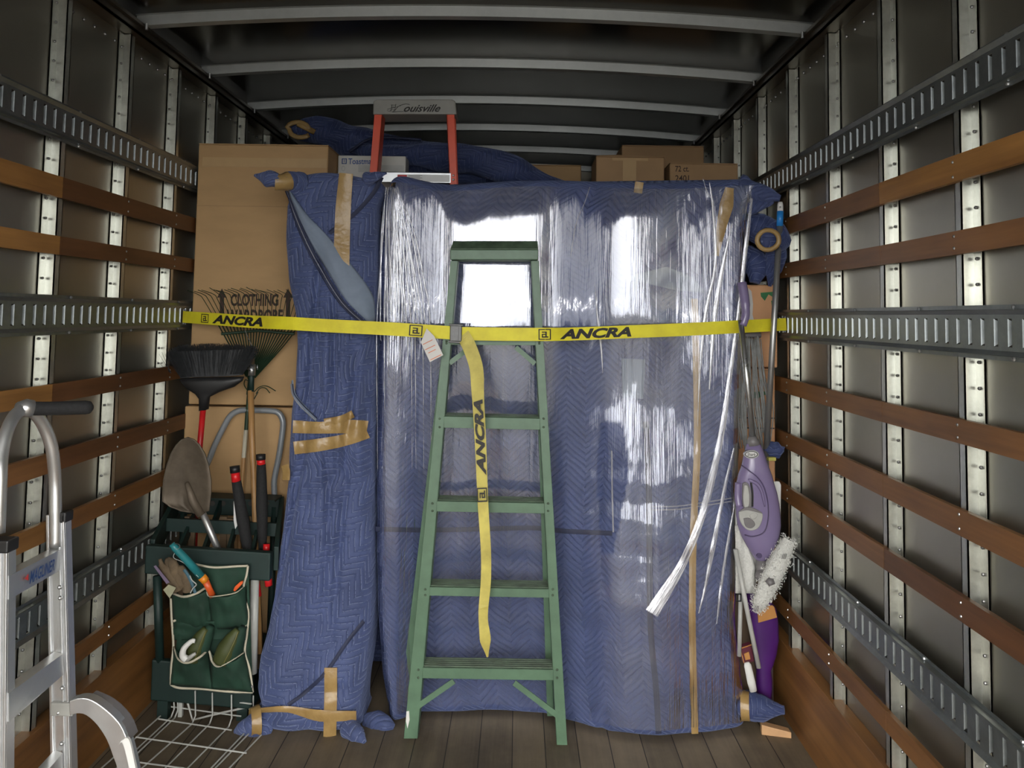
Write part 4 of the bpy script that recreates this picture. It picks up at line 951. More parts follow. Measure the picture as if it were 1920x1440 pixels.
MB().box((P(112,970,HF).x, HF-0.006, P(0,978,HF).z), (P(125,970,HF).x, HF+0.035, P(0,958,HF).z)).build('end_cap', M['black'], r2, bevel=0.004)
bt = MB()
for a, b in ((97,974),(99,1009),(112,1101),(113,1121),(117,1290),(110,1336),(116,1394)): bt.ball(P(a, b, HF-0.008), 0.006, 6)
bt.build('bolts', M['steel'], r2)
def crossp(a0, a1, b0, b1, nm):          # near-left (px) to far-right, with thickness
    A, B, C_, D_ = P(*a0, HN), P(*a1, HF-0.01), P(*b1, HF-0.01), P(*b0, HN)
    m = MB(); o = Vector((-0.012, 0.006, 0)); m.hexa([D_, C_, B, A, D_+o, C_+o, B+o, A+o]); t = Vector((-0.03,0.014,0.0)); m.hexa([A-Vector((0,0,0.003)), B-Vector((0,0,0.003)), B, A, A+t-Vector((0,0,0.003)), B+t-Vector((0,0,0.003)), B+t, A+t])
    m.hexa([D_-Vector((0,0,0.003)), C_-Vector((0,0,0.003)), C_, D_]+[v+t for v in (D_-Vector((0,0,0.003)), C_-Vector((0,0,0.003)), C_, D_)])
    return m.build(nm, M['alu'], ht)
pl = crossp((17,1080), (114,1030), (17,1122), (112,1068), 'name_plate')
crossp((17,1300), (118,1226), (17,1352), (120,1262), 'cross_plate'); crossp((40,1500), (118,1412), (40,1545), (118,1440), 'cross_plate')
A, B, D_ = P(45,1092,HN+0.055), P(104,1056,HF-0.02), P(45,1079,HN+0.055)
def plate(s, t):                         # along / down the name plate, facing the viewer
    T = P(17,1080,HN).lerp(P(114,1030,HF-0.01), s); Bm = P(17,1122,HN).lerp(P(112,1068,HF-0.01), s); return T.lerp(Bm, t)
O_ = plate(0.36, 0.82); X_ = plate(0.86, 0.82)-O_; N_ = Vector((0.005, -0.006, 0))
text_obj('lettering', 'MAGLINER', M['ink_blue'], O_+N_, X_, (0,0,1), X_.length, 0.030, pl, 0.25, 0.02)
MB().poly([plate(.27,.45)+N_, plate(.34,.30)+N_, plate(.34,.62)+N_], (0.0004,0,0)).build('printed_logo', M['ink_red'], pl)
# clamp and curved stair slide
m = MB(); u, v = P(94,1318,HF-0.012), P(136,1344,HF-0.012); m.box((u.x, u.y, v.z), (v.x, u.y+0.05, u.z)); m.build('slide_clamp', M['grey_pl'], ht, bevel=0.003)
def arcband(out, inn, Y, d, nm, mat):
    A = smooth([P(a, b, Y) for a, b in out], 6); B = smooth([P(a, b, Y) for a, b in inn], 6); K = 24; rows = []
    for i in range(K+1):
        p, r_ = A[round(i/K*(len(A)-1))], B[round(i/K*(len(B)-1))]; D = Vector((0,d,0)); rows.append([p, r_, r_+D, p+D])
    m = MB().grid(rows, wrap=True); k_ = len(m.v); m.f += [(3,2,1,0), (k_-4,k_-3,k_-2,k_-1)]
    return m.build(nm, mat, ht, bevel=0.002)
sc_ = arcband([(130,1315),(150,1309),(172,1313),(200,1332),(225,1358),(240,1392),(252,1440),(262,1500)], [(130,1342),(146,1338),(162,1342),(182,1360),(200,1388),(212,1420),(220,1445),(228,1505)], HF-0.03, 0.03, 'stair_slide', M['alu'])
arcband([(226,1390),(241,1386),(252,1430),(262,1480)], [(222,1398),(230,1394),(242,1440),(250,1490)], HF-0.036, 0.008, 'wear_strip', M['white'])
arcband([(165,1309),(200,1326),(230,1356),(244,1388)], [(160,1312),(198,1333),(224,1361),(239,1392)], HF-0.02, 0.045, 'slide_edge', M['mgrey'])
m = MB(); wc = Vector((-1.10, 2.04, 0.10))
for y in (1.86, 2.16):
    k_ = MB(); c = Vector((-1.16, y, 0.105)); k_.tube([c-Vector((0,0.02,0)), c+Vector((0,0.02,0))], 0.105, 24); k_.build('wheel', M['black'], ht, bevel=0.008)
MB().box((-1.10, 1.86, 0.0), (-0.86, 2.16, 0.008)).build('nose_plate', M['alu'], ht)
MB().tube([(-1.16,1.84,0.105),(-1.16,2.18,0.105)], 0.01, 10).build('axle', M['steel'], ht)

# ------------------------------------------------------------------ left: tool cart and garden tools
def pxpoly(q, Y, d=0.004): return MB().poly([P(a, b, Y) for a, b in q], (0, d, 0))
def stick(pts, Y, r, n=10, flat=1.0):
    ps = [P(p[0], p[1], p[2] if len(p) > 2 else Y) for p in pts]; return MB().tube(ps, r, n, flat=flat)
rack = thing('tool_rack', 'dark green plastic garden tool rack with slotted top, against the left wall', 'tool rack', (-1.15, 3.15, 0))
# upper tier: front bar, sides, back plate with round holes, dividers
a0, a1 = P(275,1047,3.06), P(509,1061,3.06)
MB().beam(a0, a1, (0,0,0.105), (0,0.035,0)).build('front_bar', M['dgreen'], rack, bevel=0.006)
bl, br = P(332,943,3.40), P(528,950,3.40); zt_ = bl.z
MB().beam(bl, br, (0,0,0.085), (0,0.02,0)).build('back_bar', M['dgreen'], rack, bevel=0.004)
MB().beam(bl+Vector((0,-0.05,0.045)), br+Vector((0,-0.05,0.045)), (0,0.10,0), (0,0,0.008)).build('slotted_shelf', M['dgreen'], rack)
hl = MB()
for x in (351, 378, 398, 418, 440, 470, 500):
    c = P(x, 944, 3.388); hl.tube([c, c+Vector((0,0.003,0))], 0.011, 12)
hl.build('hole', M['hole_shade'], rack)
for p, q_ in ((a0, bl), (a1, br)): MB().beam(p+Vector((0.01,0.02,0.02)), q_, (0.02,0,0), (0,0,0.09)).build('side_arm', M['dgreen'], rack, bevel=0.004)
for f_ in (0.22, 0.42, 0.62, 0.82):
    MB().beam(a0.lerp(a1,f_)+Vector((0,0.02,0.0)), bl.lerp(br,f_), (0.012,0,0), (0,0,0.05)).build('divider', M['dgreen'], rack)
MB().beam(a0.lerp(bl,.5)+Vector((0,0,0.02)), a1.lerp(br,.5)+Vector((0,0,0.02)), (0,0.016,0), (0,0,0.05)).build('divider', M['dgreen'], rack)
b0, b1 = P(286,1272,3.10), P(474,1289,3.10)
MB().beam(b0, b1, (0,0,0.150), (0,0.03,0)).build('base_bar', M['dgreen'], rack, bevel=0.006)
MB().hexa([b0+Vector((0,0,-0.075)), b1+Vector((0,0,-0.075)), b1+Vector((0,0,-0.06)), b0+Vector((0,0,-0.06)), b0+Vector((0.04,0.30,-0.075)), b1+Vector((0.02,0.30,-0.075)), b1+Vector((0.02,0.30,-0.06)), b0+Vector((0.04,0.30,-0.06))]).build('base_tray', M['dgreen'], rack)
MB().beam(b0+Vector((0.04,0.30,0)), b1+Vector((0.02,0.30,0)), (0,0,0.15), (0,0.02,0)).build('base_bar', M['dgreen'], rack)
for p, q_, nm in ((P(478,1085,3.085), P(474,1262,3.09), 'front'), (P(295,1080,3.085), P(300,1240,3.10), 'front')):
    MB().tube([p, q_], 0.016, 12).build('upright_tube', M['wirewhite'] if nm == 'front' and p.x > -1.1 else M['dgreen'], rack, True)
for q_ in ((bl+Vector((0.03,0,0)), Vector((bl.x+0.03, 3.40, 0.05))), (br-Vector((0.03,0,0)), Vector((br.x-0.03, 3.40, 0.05)))):
    MB().tube(list(q_), 0.014, 10).build('upright_tube', M['dgreen'], rack, True)
for x in (b0.x+0.04, b1.x-0.04):
    for y in (3.12, 3.38): MB().box((x-0.02, y-0.015, 0.0), (x+0.02, y+0.015, b0.z-0.05)).build('foot', M['dgreen'], rack)

# hanging canvas organiser
org = thing('tool_organizer', 'green canvas pocket organiser with cream piping, hanging on the green rack', 'tool organiser', P(400,1300,2.99))
OYs = 3.02
def opx(px, py, d=0.0): return P(px, py, OYs-d)
def cloth(name, quad, bulge, n=14, m_=12, mat=None, top=None, wrinkle=0.013, seed=0, base=0.0):
    """quad: tl,tr,br,bl in px; bulges towards the viewer; top(u) lifts the upper edge in px"""
    (ax, ay), (bx_, by), (cx, cy), (dx, dy) = quad; rows = []
    for j in range(m_+1):
        v_ = j/m_; row = []
        for i in range(n+1):
            u_ = i/n; x = lerp(lerp(ax,bx_,u_), lerp(dx,cx,u_), v_); y = lerp(lerp(ay,by,u_), lerp(dy,cy,u_), v_)+(top(u_)*(1-v_)**1.5 if top else 0)
            f_ = math.sin(math.pi*u_)**0.8*(1-v_)**0.6
            row.append(opx(x, y, base+bulge*f_+wrinkle*nz(u_*5+seed, v_*2.5, seed)+0.005*math.sin(u_*13+v_*5+seed)*(1-abs(2*v_-1))))
        rows.append(row)
    o = MB().grid(rows).build(name, mat or M['gcloth'], org, True, solid=0.002); return o
cloth('back_panel', ((352,1058),(466,1062),(474,1298),(320,1284)), 0.0, base=0.0)
cloth('pocket', ((322,1112),(392,1106),(400,1180),(326,1175)), 0.040, top=lambda u: 9*math.sin(math.pi*u)**1.2, seed=1, base=0.01)
cloth('pocket', ((388,1108),(462,1098),(466,1178),(398,1180)), 0.045, top=lambda u: 16*math.sin(math.pi*u), seed=2, base=0.01)
cloth('pocket_band', ((324,1165),(466,1165),(464,1200),(326,1200)), 0.008, seed=6, base=0.006)
cloth('pocket', ((325,1212),(392,1216),(398,1292),(320,1284)), 0.050, top=lambda u: 26*math.sin(math.pi*u)**0.9, seed=3, base=0.012)
cloth('pocket', ((391,1219),(459,1223),(474,1298),(397,1292)), 0.055, top=lambda u: 22*math.sin(math.pi*u)**0.9, seed=4, base=0.012)
def piping(pts, dd, r=0.0045):
    q = smooth([P(a, b, OYs-d) for a, b, d in ((p[0], p[1], p[2] if len(p) > 2 else dd) for p in pts)], 5); MB().tube(q, r, 6, flat=0.5, fx=(0,0,1)).build('piping', M['cream'], org, True)
piping([(366,1058),(400,1064),(440,1062),(465,1061)], 0.006); piping([(465,1061),(462,1080),(457,1098),(460,1125),(466,1150),(463,1190),(459,1222),(468,1255),(474,1298)], 0.010)
piping([(320,1122),(322,1165),(325,1210),(321,1250),(320,1284)], 0.010); piping([(320,1284),(336,1290),(380,1292),(430,1297),(474,1298)], 0.008)
piping([(322,1112,.014),(345,1119,.062),(370,1112,.062),(386,1103,.025),(391,1117,.035),(405,1118,.062),(440,1112,.062),(456,1101,.02)], 0.05)
piping([(326,1214,.016),(334,1236,.066),(352,1243,.082),(375,1232,.078),(391,1220,.034),(398,1240,.05),(410,1250,.07),(435,1238,.065),(458,1223,.02)], 0.05)
piping([(325,1165),(334,1161),(342,1161)], 0.012); piping([(395,1170),(402,1172),(408,1175)], 0.012); piping([(448,1170),(456,1171),(462,1173)], 0.012)
for a, b in ((327,1272),(470,1288)): MB().ball(opx(a, b, 0.012), 0.009, 8, (1,0.5,1)).build('snap', M['mgrey'], org, True)
# things in the pockets
tr = thing('hand_trowel', 'teal-handled hand tool with amber collar and red-orange shank in the organiser', 'hand tool', P(390,1110,2.985))
MB().tube([P(322,1020,2.90), P(328,1027,2.905), P(350,1050,2.93), P(378,1081,2.96)], [0.010,0.013,0.0135,0.0145], 14).build('handle', M['teal'], tr, True)
MB().tube([P(378,1081,2.96), P(386,1090,2.965)], [0.0155,0.0145], 14).build('collar', M['orng'], tr, True)
MB().tube([P(385,1089,2.965), P(392,1103,2.972), P(399,1118,2.985)], [0.0125,0.011,0.012], 12, flat=0.6).build('shank', M['redor'], tr, True)
MB().tube([P(332,1024,2.90)+Vector((0.012*math.cos(a), -0.004, 0.010*math.sin(a))) for a in [i*2*math.pi/12 for i in range(12)]], 0.0012, 5, closed=True).build('ring', M['steel'], tr)
o = pxpoly([(437,1107),(440,1100),(450,1091),(455,1089),(455,1094),(446,1104),(440,1110)], 2.985, 0.008).build('pruner', M['redor'], bevel=0.002); tag(o, 'small red-orange tool end at the right of the organiser\'s top pocket', 'hand tool')
gl = thing('work_gloves', 'worn brown leather gloves stuffed in the organiser\'s top left pocket', 'gloves', P(330,1100,2.98))
for pts, r in (([(300,1058),(312,1070),(325,1088),(335,1108)], [.010,.022,.028,.02]), ([(310,1052),(322,1055),(330,1075),(345,1100)], [.010,.018,.024,.02]), ([(322,1075),(338,1070),(350,1090),(352,1110)], [.012,.02,.022,.018]), ([(300,1048),(304,1062),(312,1078)], [.007,.010,.012]), ([(318,1045),(316,1058),(320,1070)], [.006,.010,.012]), ([(328,1050),(330,1062),(332,1072)], [.006,.009,.010])):
    q = smooth([P(a, b, 2.965) for a, b in pts], 5); rr = [interp([(i/(len(r)-1), v_) for i, v_ in enumerate(r)], i/(len(q)-1))*(1+0.2*nz(i*.7, pts[0][0])) for i in range(len(q))]; MB().tube(q, rr, 10, flat=0.7).build('glove_finger', M['glove'], gl, True)
o = pxpoly([(306,1106),(316,1096),(330,1102),(318,1122)], 2.93, 0.002).build('paper_tag', simple('yellowed_tag', (0.34,0.33,0.22), 0.7)); tag(o, 'small yellowish tag hanging by the gloves', 'tag')
o = pxpoly([(288,1062),(292,1060),(318,1092),(312,1095)], 2.93, 0.002).build('purple_strip', simple('mauve_strip', (0.16,0.12,0.19), 0.6)); tag(o, 'narrow mauve strip at the left of the gloves', 'strip')
o = MB().tube(smooth([P(a, b, 2.945) for a, b in ((356,1079),(360,1088),(368,1096),(362,1103),(357,1112))], 6), 0.002, 6).tube(smooth([P(a, b, 2.94) for a, b in ((328,1035),(326,1046),(345,1056),(372,1082))], 6), 0.0012, 6).build('pale_cord', M['wirewhite']); tag(o, 'thin pale cord looped beside the teal-handled tool', 'cord')
o = MB().tube(smooth([P(a, b, 2.955) for a, b in ((345,1068),(352,1078),(360,1095),(366,1112))], 5), [0.006]*16, 8, flat=0.6).build('blue_strap', simple('slate_blue_band', (0.05,0.12,0.16), 0.7)); tag(o, 'slate-blue band between gloves and teal-handled tool', 'band')
# olive shoes in the lower pockets
def shoe(pts, rad, lab):
    r_ = thing('garden_shoe', lab, 'shoe', P(pts[2][0], pts[2][1], 2.98), 'olive garden shoes in the organiser')
    q = smooth([P(a, b, 2.975) for a, b in pts], 6); rr = [interp([(i/(len(rad)-1), v_) for i, v_ in enumerate(rad)], i/(len(q)-1)) for i in range(len(q))]
    MB().tube(q, rr, 16, flat=1.0).build('upper', M['olive'], r_, True)
    q2 = [p+Vector((0.016, 0.012, 0.004)) for p in q]; MB().tube(q2, [x*1.02 for x in rr], 16).build('sole', M['gcloth'], r_, True)
    q3 = [p+Vector((rr[i]*0.55, -rr[i]*0.86, 0)) for i, p in enumerate(q)]; MB().tube(q3[1:-1], 0.0012, 5).build('welt_stitch', simple('olive_stitch', (0.20,0.17,0.05), 0.6), r_)
shoe([(386,1178),(376,1196),(368,1215),(360,1238)], [0.012,0.026,0.032,0.026], 'left of the two olive garden shoes in the organiser\'s lower pockets')
shoe([(446,1180),(436,1198),(425,1218),(414,1240)], [0.012,0.028,0.036,0.032], 'right of the two olive garden shoes in the organiser\'s lower pockets')
hk = thing('white_hook', 'white curved plastic hook poking from the lower left pocket', 'hook', P(352,1235,2.93))
q = smooth([P(a, b, 2.925) for a, b in ((366,1202),(360,1202),(352,1208),(344,1218),(343,1230),(350,1237))], 6); MB().tube(q, [0.007+0.006*i/(len(q)-1) for i in range(len(q))], 12).build('hook_arm', M['white'], hk, True)
MB().tube([P(350,1237,2.925), P(362,1228,2.925), P(367,1225,2.925)], [0.009,0.007,0.005], 10).build('hook_tip', M['lgrey'], hk, True)

# white wire rack folded out on the floor
wr_ = thing('wire_rack', 'white coated wire rack, half standing under the organiser and half flat on the floor', 'wire rack', PF(360,1400))
def w3(pts, r=0.0028): return MB().tube(pts, r, 6)
fl_l = [((306,1338),(238,1398)), ((326,1340),(240,1420)), ((333,1341),(244,1425)), ((366,1352),(280,1428)), ((398,1352),(312,1438)), ((434,1357),(352,1440)), ((458,1375),(396,1440)), ((466,1376),(404,1440)), ((490,1378),(430,1440))]
def ext(a, b, k_): return (a[0]+(b[0]-a[0])*k_, a[1]+(b[1]-a[1])*k_)
for i, (a, b) in enumerate(fl_l):
    p = PF(*a, 0.012); e_ = PF(*b, 0.012); e_ = p+(e_-p).normalized()*0.62; 
    tops = {0:1298, 1:1290, 2:1290, 3:1295, 4:1299, 5:1303}
    pts = [e_, p]
    if i in tops: c = P(a[0], tops[i], p.y); pts = [e_, p+(e_-p).normalized()*0.02, p+Vector((0,0,0.02)), c]
    w3(pts).build('wire', M['wirewhite'], wr_)
H = [((297,1348),(434,1369)), ((255,1382),(462,1412)), ((243,1427),(430,1452))]
for a, b in H: w3([PF(*a, 0.017), PF(*b, 0.017)]).build('wire', M['wirewhite'], wr_)
yb = PF(366,1352).y
for a, b in (((306,1299),(472,1320)), ((306,1323),(452,1343))): w3([P(*a, PF(306,1338).y-0.004), P(*b, yb-0.02)]).build('wire', M['wirewhite'], wr_)
w3([P(467,1304,3.10), P(467,1330,3.10)]).build('wire', M['wirewhite'], wr_); w3([P(475,1304,3.10), P(475,1330,3.10)]).build('wire', M['wirewhite'], wr_)
w3([P(352,1318,3.12), P(361,1350,3.10), P(400,1340,3.10), P(462,1326,3.10)], 0.004).build('bent_rod', M['lgrey'], wr_)
MB().box((P(336,1300,3.13).x, 3.125, 0.0), (P(341,1300,3.13).x+0.005, 3.14, P(336,1300,3.13).z)).build('bracket', M['wirewhite'], wr_)

# shovel
sh = thing('shovel', 'dirty grey-brown round-point shovel standing blade up in the tool rack', 'shovel', P(410,1030,3.12))
SC = P(350,890,3.02); rows = []
prof = [(820,352,352,.0),(824,340,364,.1),(835,329,375,.4),(850,320,384,.7),(872,312,391,.9),(900,306,396,1),(925,304,396,1),(945,304,394,.95),(955,318,393,.9),(963,340,392,.8)]
for (y, xa_, xb_, d) in prof:
    row = []
    for i in range(13):
        u_ = i/12; x = lerp(xa_, xb_, u_); c_ = (2*u_-1); dip = (1-c_*c_)*0.030*d; crease = 0.012*math.exp(-((u_-0.42)/0.06)**2)*min(1, max(0, (y-868)/60))
        row.append(P(x, y+(0 if y < 940 else -5*abs(c_)), 3.0+(y-820)*0.0005+dip+crease-0.02*(y-820)/140))
    rows.append(row)
MB().grid(rows).build('blade', M['dirt'], sh, True, solid=0.004)
MB().tube([P(350,905,3.045), P(362,940,3.06), P(378,965,3.07)], [0.008,0.016,0.018], 12).build('socket', M['dirt'], sh, True)
e_ = P(408,1028,3.12); s_ = P(380,962,3.075); MB().tube([s_, e_, e_+(e_-s_).normalized()*0.28], 0.0125, 12).build('shaft', M['pole'], sh, True)
for i, (x, w_) in enumerate(((352,5),(362,6),(420,7),(432,6),(476,6))):
    p = P(x, 968+4*(i % 2), 3.25); q_ = Vector((p.x+0.02*(i-2), p.y+0.03, 0.12)); o = MB().beam(p, q_, (w_*0.004,0,0), (0,0.015,0)).build('wooden_stake', M['brownw']); tag(o, ['brown garden stake behind the shovel blade, leftmost', 'brown garden stake just right of the shovel socket', 'brown garden stake left of the left lopper grip', 'brown garden stake under the left lopper grip', 'brown garden stake under the right lopper grip'][i], 'stake', 'old stakes in the tool rack')

# broom
br_ = thing('broom', 'black-bristled broom with red handle standing head up against the cartons', 'broom', P(372,1000,3.30))
BY = 3.27
m = MB(); rows = []
for (xl_, xr_, y, d) in ((336,458,707,.018),(340,455,715,.022),(350,440,726,.022),(366,412,736,.018),(373,394,745,.014),(373,391,768,.0125)):
    c = (xl_+xr_)/2; row = []
    for i in range(24):
        a = 2*math.pi*i/24; cx_ = math.copysign(abs(math.cos(a))**0.7, math.cos(a)); row.append(P(c+(xr_-xl_)/2*cx_, y+(2 if cx_ > 0 else 0)-3*cx_, BY)+Vector((0, d*math.sin(a), 0)))
    rows.append(row)
m.grid(rows, wrap=True); k_ = len(m.v); m.f += [tuple(range(24)), tuple(range(k_-24, k_))]; m.build('broom_head', M['black'], br_, True)
m = MB()
for i in range(1500):
    u_ = random.random(); v_ = random.random(); b = P(lerp(338,456,u_), lerp(707,701,u_), BY+lerp(-0.017,0.017,v_)); tx = lerp(312,482,u_)+random.gauss(0,3); ty = 650-6*math.sin(u_*3)+random.uniform(-1,8)+(10*(0.12-u_)/0.12 if u_ < 0.12 else 0)
    t_ = P(tx, ty, BY+lerp(-0.045,0.045,v_)+random.gauss(0,0.004)); r_ = 0.0009; mid = b.lerp(t_, .5)+Vector((random.gauss(0,.003), 0, 0))
    for (p, q_, r1_, r2_) in ((b, mid, .0013, .0011), (mid, t_, .0011, .0006)):
        m.add([p+Vector((-r1_,0,0)), p+Vector((r1_,-r1_,0)), q_+Vector((r2_,-r2_,0)), q_+Vector((-r2_,0,0))], [(0,1,2,3)])
for (x, y) in ((298,664),(292,676),(303,660),(308,684)): 
    p, t_ = P(320,700,BY), P(x,y,BY-0.03); m.add([p, p+Vector((.003,0,0)), t_+Vector((.001,0,0)), t_], [(0,1,2,3)])
bb_ = m.build('bristles', M['bristle'], br_); bb_['kind'] = 'stuff'
m = MB(); rows = []                     # dense core of the bristle block
for f_ in (0, .35, .7, .93):
    xl_, xr_ = lerp(338,318,f_), lerp(456,476,f_); row = []
    for i in range(24):
        a = 2*math.pi*i/24; row.append(P((xl_+xr_)/2+(xr_-xl_)/2*math.copysign(abs(math.cos(a))**.6, math.cos(a)), lerp(706,653,f_)-3*math.cos(a), BY)+Vector((0,lerp(.017,.036,f_)*math.sin(a),0)))
    rows.append(row)
m.grid(rows, wrap=True); k_ = len(m.v); m.f += [tuple(range(24)), tuple(range(k_-24, k_))]; m.build('bristle_core', M['bristle'], br_)
hp = P(381,766,BY); hq = P(371,880,BY+0.02); MB().tube([hp, hq, hq+(hq-hp)*2.2+Vector((0,0.06,0))], 0.0115, 12).build('handle', M['redh'], br_, True)

# leaf rake
rk = thing('leaf_rake', 'green wire leaf rake standing tines up before the wardrobe carton', 'rake', P(466,1000,3.40))
RY = 3.405; m = MB(); tips = []
for i in range(24):
    u_ = i/23; bx_ = lerp(462,478,u_); by = lerp(706,708,u_); mx = lerp(420,548,u_); my = 628-5*math.sin(math.pi*u_); tx = lerp(375,585,u_); ty = lerp(546,556,abs(u_-.4)); hx = tx-(22 if u_ < 0.8 else 12)+random.uniform(-5,5)
    q = smooth([P(bx_, by, RY+0.01), P(mx, my, RY), P(lerp(mx,tx,.8), lerp(my,ty,.8), RY-0.01), P(tx-2, ty+3, RY-0.012), P(hx, ty-6+random.uniform(-3,3), RY-0.045)], 4)
    tn = MB().tube(q, [0.003]*3+[0.0026]*3+[0.0015]*(len(q)-6), 4); tn.build('tine', M['rakeg'], rk)
MB().tube([P(415,626,RY-0.004), P(484,620,RY-0.004), P(552,626,RY-0.004)], 0.006, 6, flat=0.6).build('tine_brace', M['rakeg'], rk)
MB().tube([P(470,704,RY+0.01), P(470,712,RY+0.01), P(466,740,RY+0.01)], [0.016,0.012,0.010], 8).build('socket', M['rakeg'], rk)
q = smooth([P(467,735,RY+0.01), P(463,780,RY+0.01), P(461,812,RY+0.01)], 4); MB().tube(q, 0.008, 8).build('handle_top', M['rakeg'], rk)
MB().tube([P(461,806,RY+0.008), P(457,858,RY+0.008)], 0.009, 8).build('paper_sleeve', M['cream'], rk)
MB().tube([P(457,856,RY+0.01), P(452,930,RY+0.01), P(446,1080,RY-0.02)], 0.0085, 8).build('handle', M['oakh'], rk)
o = MB()
for pts in (((466,735),(458,722),(460,712),(466,715)), ((476,735),(486,726),(500,724),(517,733)), ((480,738),(488,728),(498,728),(506,737)), ((470,760),(480,742),(484,735))): o.tube(smooth([P(a, b, 3.37) for a, b in pts], 5), 0.002, 5)
tag(o.build('dark_cord', M['rakeg']), 'thin dark cord tied round the rake just above its wooden handle', 'cord')

# wooden pole with clamp
wp = thing('pruning_pole', 'wooden pole with steel ferrule, clamp and wire ring, in front of the rake', 'pole', P(476,1000,3.26))
q_ = P(479,985,3.24); p = P(470,732,3.30); MB().tube([p, P(473,830,3.28), q_, q_+(q_-p)*0.9], [0.0125,0.0125,0.012,0.010], 12).build('pole', M['oakh'], wp, True)
MB().tube([P(472,688,3.30), P(471,734,3.30)], 0.0115, 12).build('ferrule', M['dgreen'], wp, True)
MB().tube([P(473,683,3.295), P(472,704,3.295)], 0.0145, 12).tube([P(462,692,3.285), P(474,692,3.28)], 0.003, 6).tube([P(482,684,3.29), P(483,693,3.29)], 0.003, 6).build('clamp', M['steel'], wp, True)
MB().tube([P(473,672,3.30), P(473,684,3.30)], 0.010, 10).build('pole_tip', M['brownw'], wp, True)
c = P(474,664,3.29); MB().tube([c+Vector((0.009*math.cos(a), 0, 0.013*math.sin(a))) for a in [i*math.pi/6 for i in range(12)]], 0.0016, 5, closed=True).build('ring', M['steel'], wp)
MB().tube(smooth([P(475,660,3.29), P(472,648,3.29), P(464,630,3.29), P(459,618,3.29)], 4), 0.0018, 5).build('twisted_wire', M['steel'], wp)

# grey bent tube
gt = MB().tube(smooth([P(a, b, 3.42) for a, b in ((372,905),(392,862),(404,832),(420,800),(432,780),(448,770),(470,769),(505,770),(522,774),(530,788),(530,806),(524,850),(517,885),(514,905),(515,935))], 5), 0.0125, 14).build('bent_tube_handle', M['gtube'], None, True)
tag(gt, 'grey bent tube handle rising over the tool rack before the lower carton', 'tube')

# loppers
def lopper(cap_, red, g0, g1, Y, lab, rg, low):
    r_ = thing('lopper_grip', lab, 'loppers', P(g1[0], g1[1], Y+0.02), 'black-gripped loppers in the rack')
    MB().tube([P(*cap_[0], Y), P(*cap_[1], Y)], rg*0.92, 16).build('end_cap', M['black'], r_, True)
    MB().tube([P(*red[0], Y), P(*red[1], Y)], rg*0.82, 16).build('red_ring', M['red'], r_, True)
    a, b = P(*g0, Y), P(*g1, Y+0.03); MB().tube([a, a.lerp(b,.15), a.lerp(b,.6), b, b+(b-a)*0.5], [rg*0.85, rg*0.95, rg*1.15, rg*0.95, rg*0.5], 16).build('foam_grip', M['foam'], r_, True)
    return r_
lopper(((440,874),(441,886)), ((441,885),(443,903)), (443,902), (464,1025), 3.12, 'left of the two black-gripped loppers, red ring below its cap', 0.0205, None)
lopper(((489,852),(489,862)), ((489,861),(490,871)), (490,870), (492,1000), 3.14, 'right of the two black-gripped loppers, slightly taller', 0.0195, None)
o = pxpoly([(438,940),(441,950),(445,985),(441,992),(438,975)], 3.18, 0.003).build('saw_blade', M['white']); tag(o, 'white sliver of blade beside the left lopper grip', 'blade')
for i, (a, b, w_, lab) in enumerate((((478,1080),(484,1118),0.014,'red handle end right of the organiser, left one of two'), ((502,1078),(504,1098),0.014,'red handle end right of the organiser, beside the blue bundle'), ((500,1020),(499,1036),0.013,'red knob behind the rack\'s front bar, by the blue bundle'))):
    Y = 3.04 if i < 2 else 3.09; Y = 3.13 if i < 2 else 3.14
    o = MB().tube([P(*a, Y), P(*b, Y)], w_, 12).build('red_tool_end', M['red'], None, True); tag(o, lab, 'tool handle')

# ------------------------------------------------------------------ right: gap by the wall
# taped blanket rolls
rb = thing('blanket_roll', 'blue blanket roll end ringed with tan tape, in the gap by the right wall', 'blanket roll', P(1430,500,3.2))
ear(rb, [P(1398,422,3.22), P(1420,428,3.20), P(1446,440,3.17), P(1455,452,3.13), P(1452,462,3.10)], [0.055,0.060,0.062,0.055,0.03], M['blanket_h'], wob=0.06)
ear(rb, [P(1452,452,3.16), P(1455,480,3.17), P(1450,505,3.18), P(1443,537,3.19)], [0.04,0.042,0.030,0.006], M['blanket_h'])
ear(rb, [P(1395,480,3.235), P(1412,490,3.22), P(1418,505,3.21), P(1414,530,3.20)], [0.05,0.055,0.05,0.02], M['blanket_h'])
c = P(1440,450,3.085); MB().tube([c+Vector((0.036*math.cos(a), 0.02*math.cos(a)*-1, 0.038*math.sin(a))) for a in [i*2*math.pi/20 for i in range(20)]], 0.010, 8, closed=True, flat=1.0).build('tape', M['tape'], rb, True)
MB().ball(c+Vector((0.004,0.004,0)), 0.032, 12, (1,0.6,1.05)).build('rolled_end', M['blanket_h'], rb, True)

bp = thing('mop_pole', 'long grey metal pole with white and blue cap, leaning beside the right wall', 'pole', P(1437,862,3.08))
pb = P(1436,858,3.15); pt_ = P(1462,424,3.10)
MB().tube([pb, pt_], 0.0115, 14).build('pole', M['pole'], bp, True)
MB().tube([pt_, P(1463,396,3.10)], 0.0125, 14).build('cap', M['bluecap'], bp, True, label='bright blue sleeve')
MB().tube([P(1463,398,3.10), P(1463,384,3.10), P(1463,379,3.10)], [0.0115,0.0115,0.009], 12).build('cap', M['white'], bp, True, label='white tip')
MB().tube([P(1463,388,3.084), P(1463,388,3.09)], 0.004, 8).build('hole', M['mgrey'], bp)
pl2 = pb+(pb-pt_).normalized()*(pb.z-0.02)*1.0; MB().tube([pb, Vector((1.015, 3.235, 0.0))], 0.0115, 12).build('pole', M['pole'], bp, True)

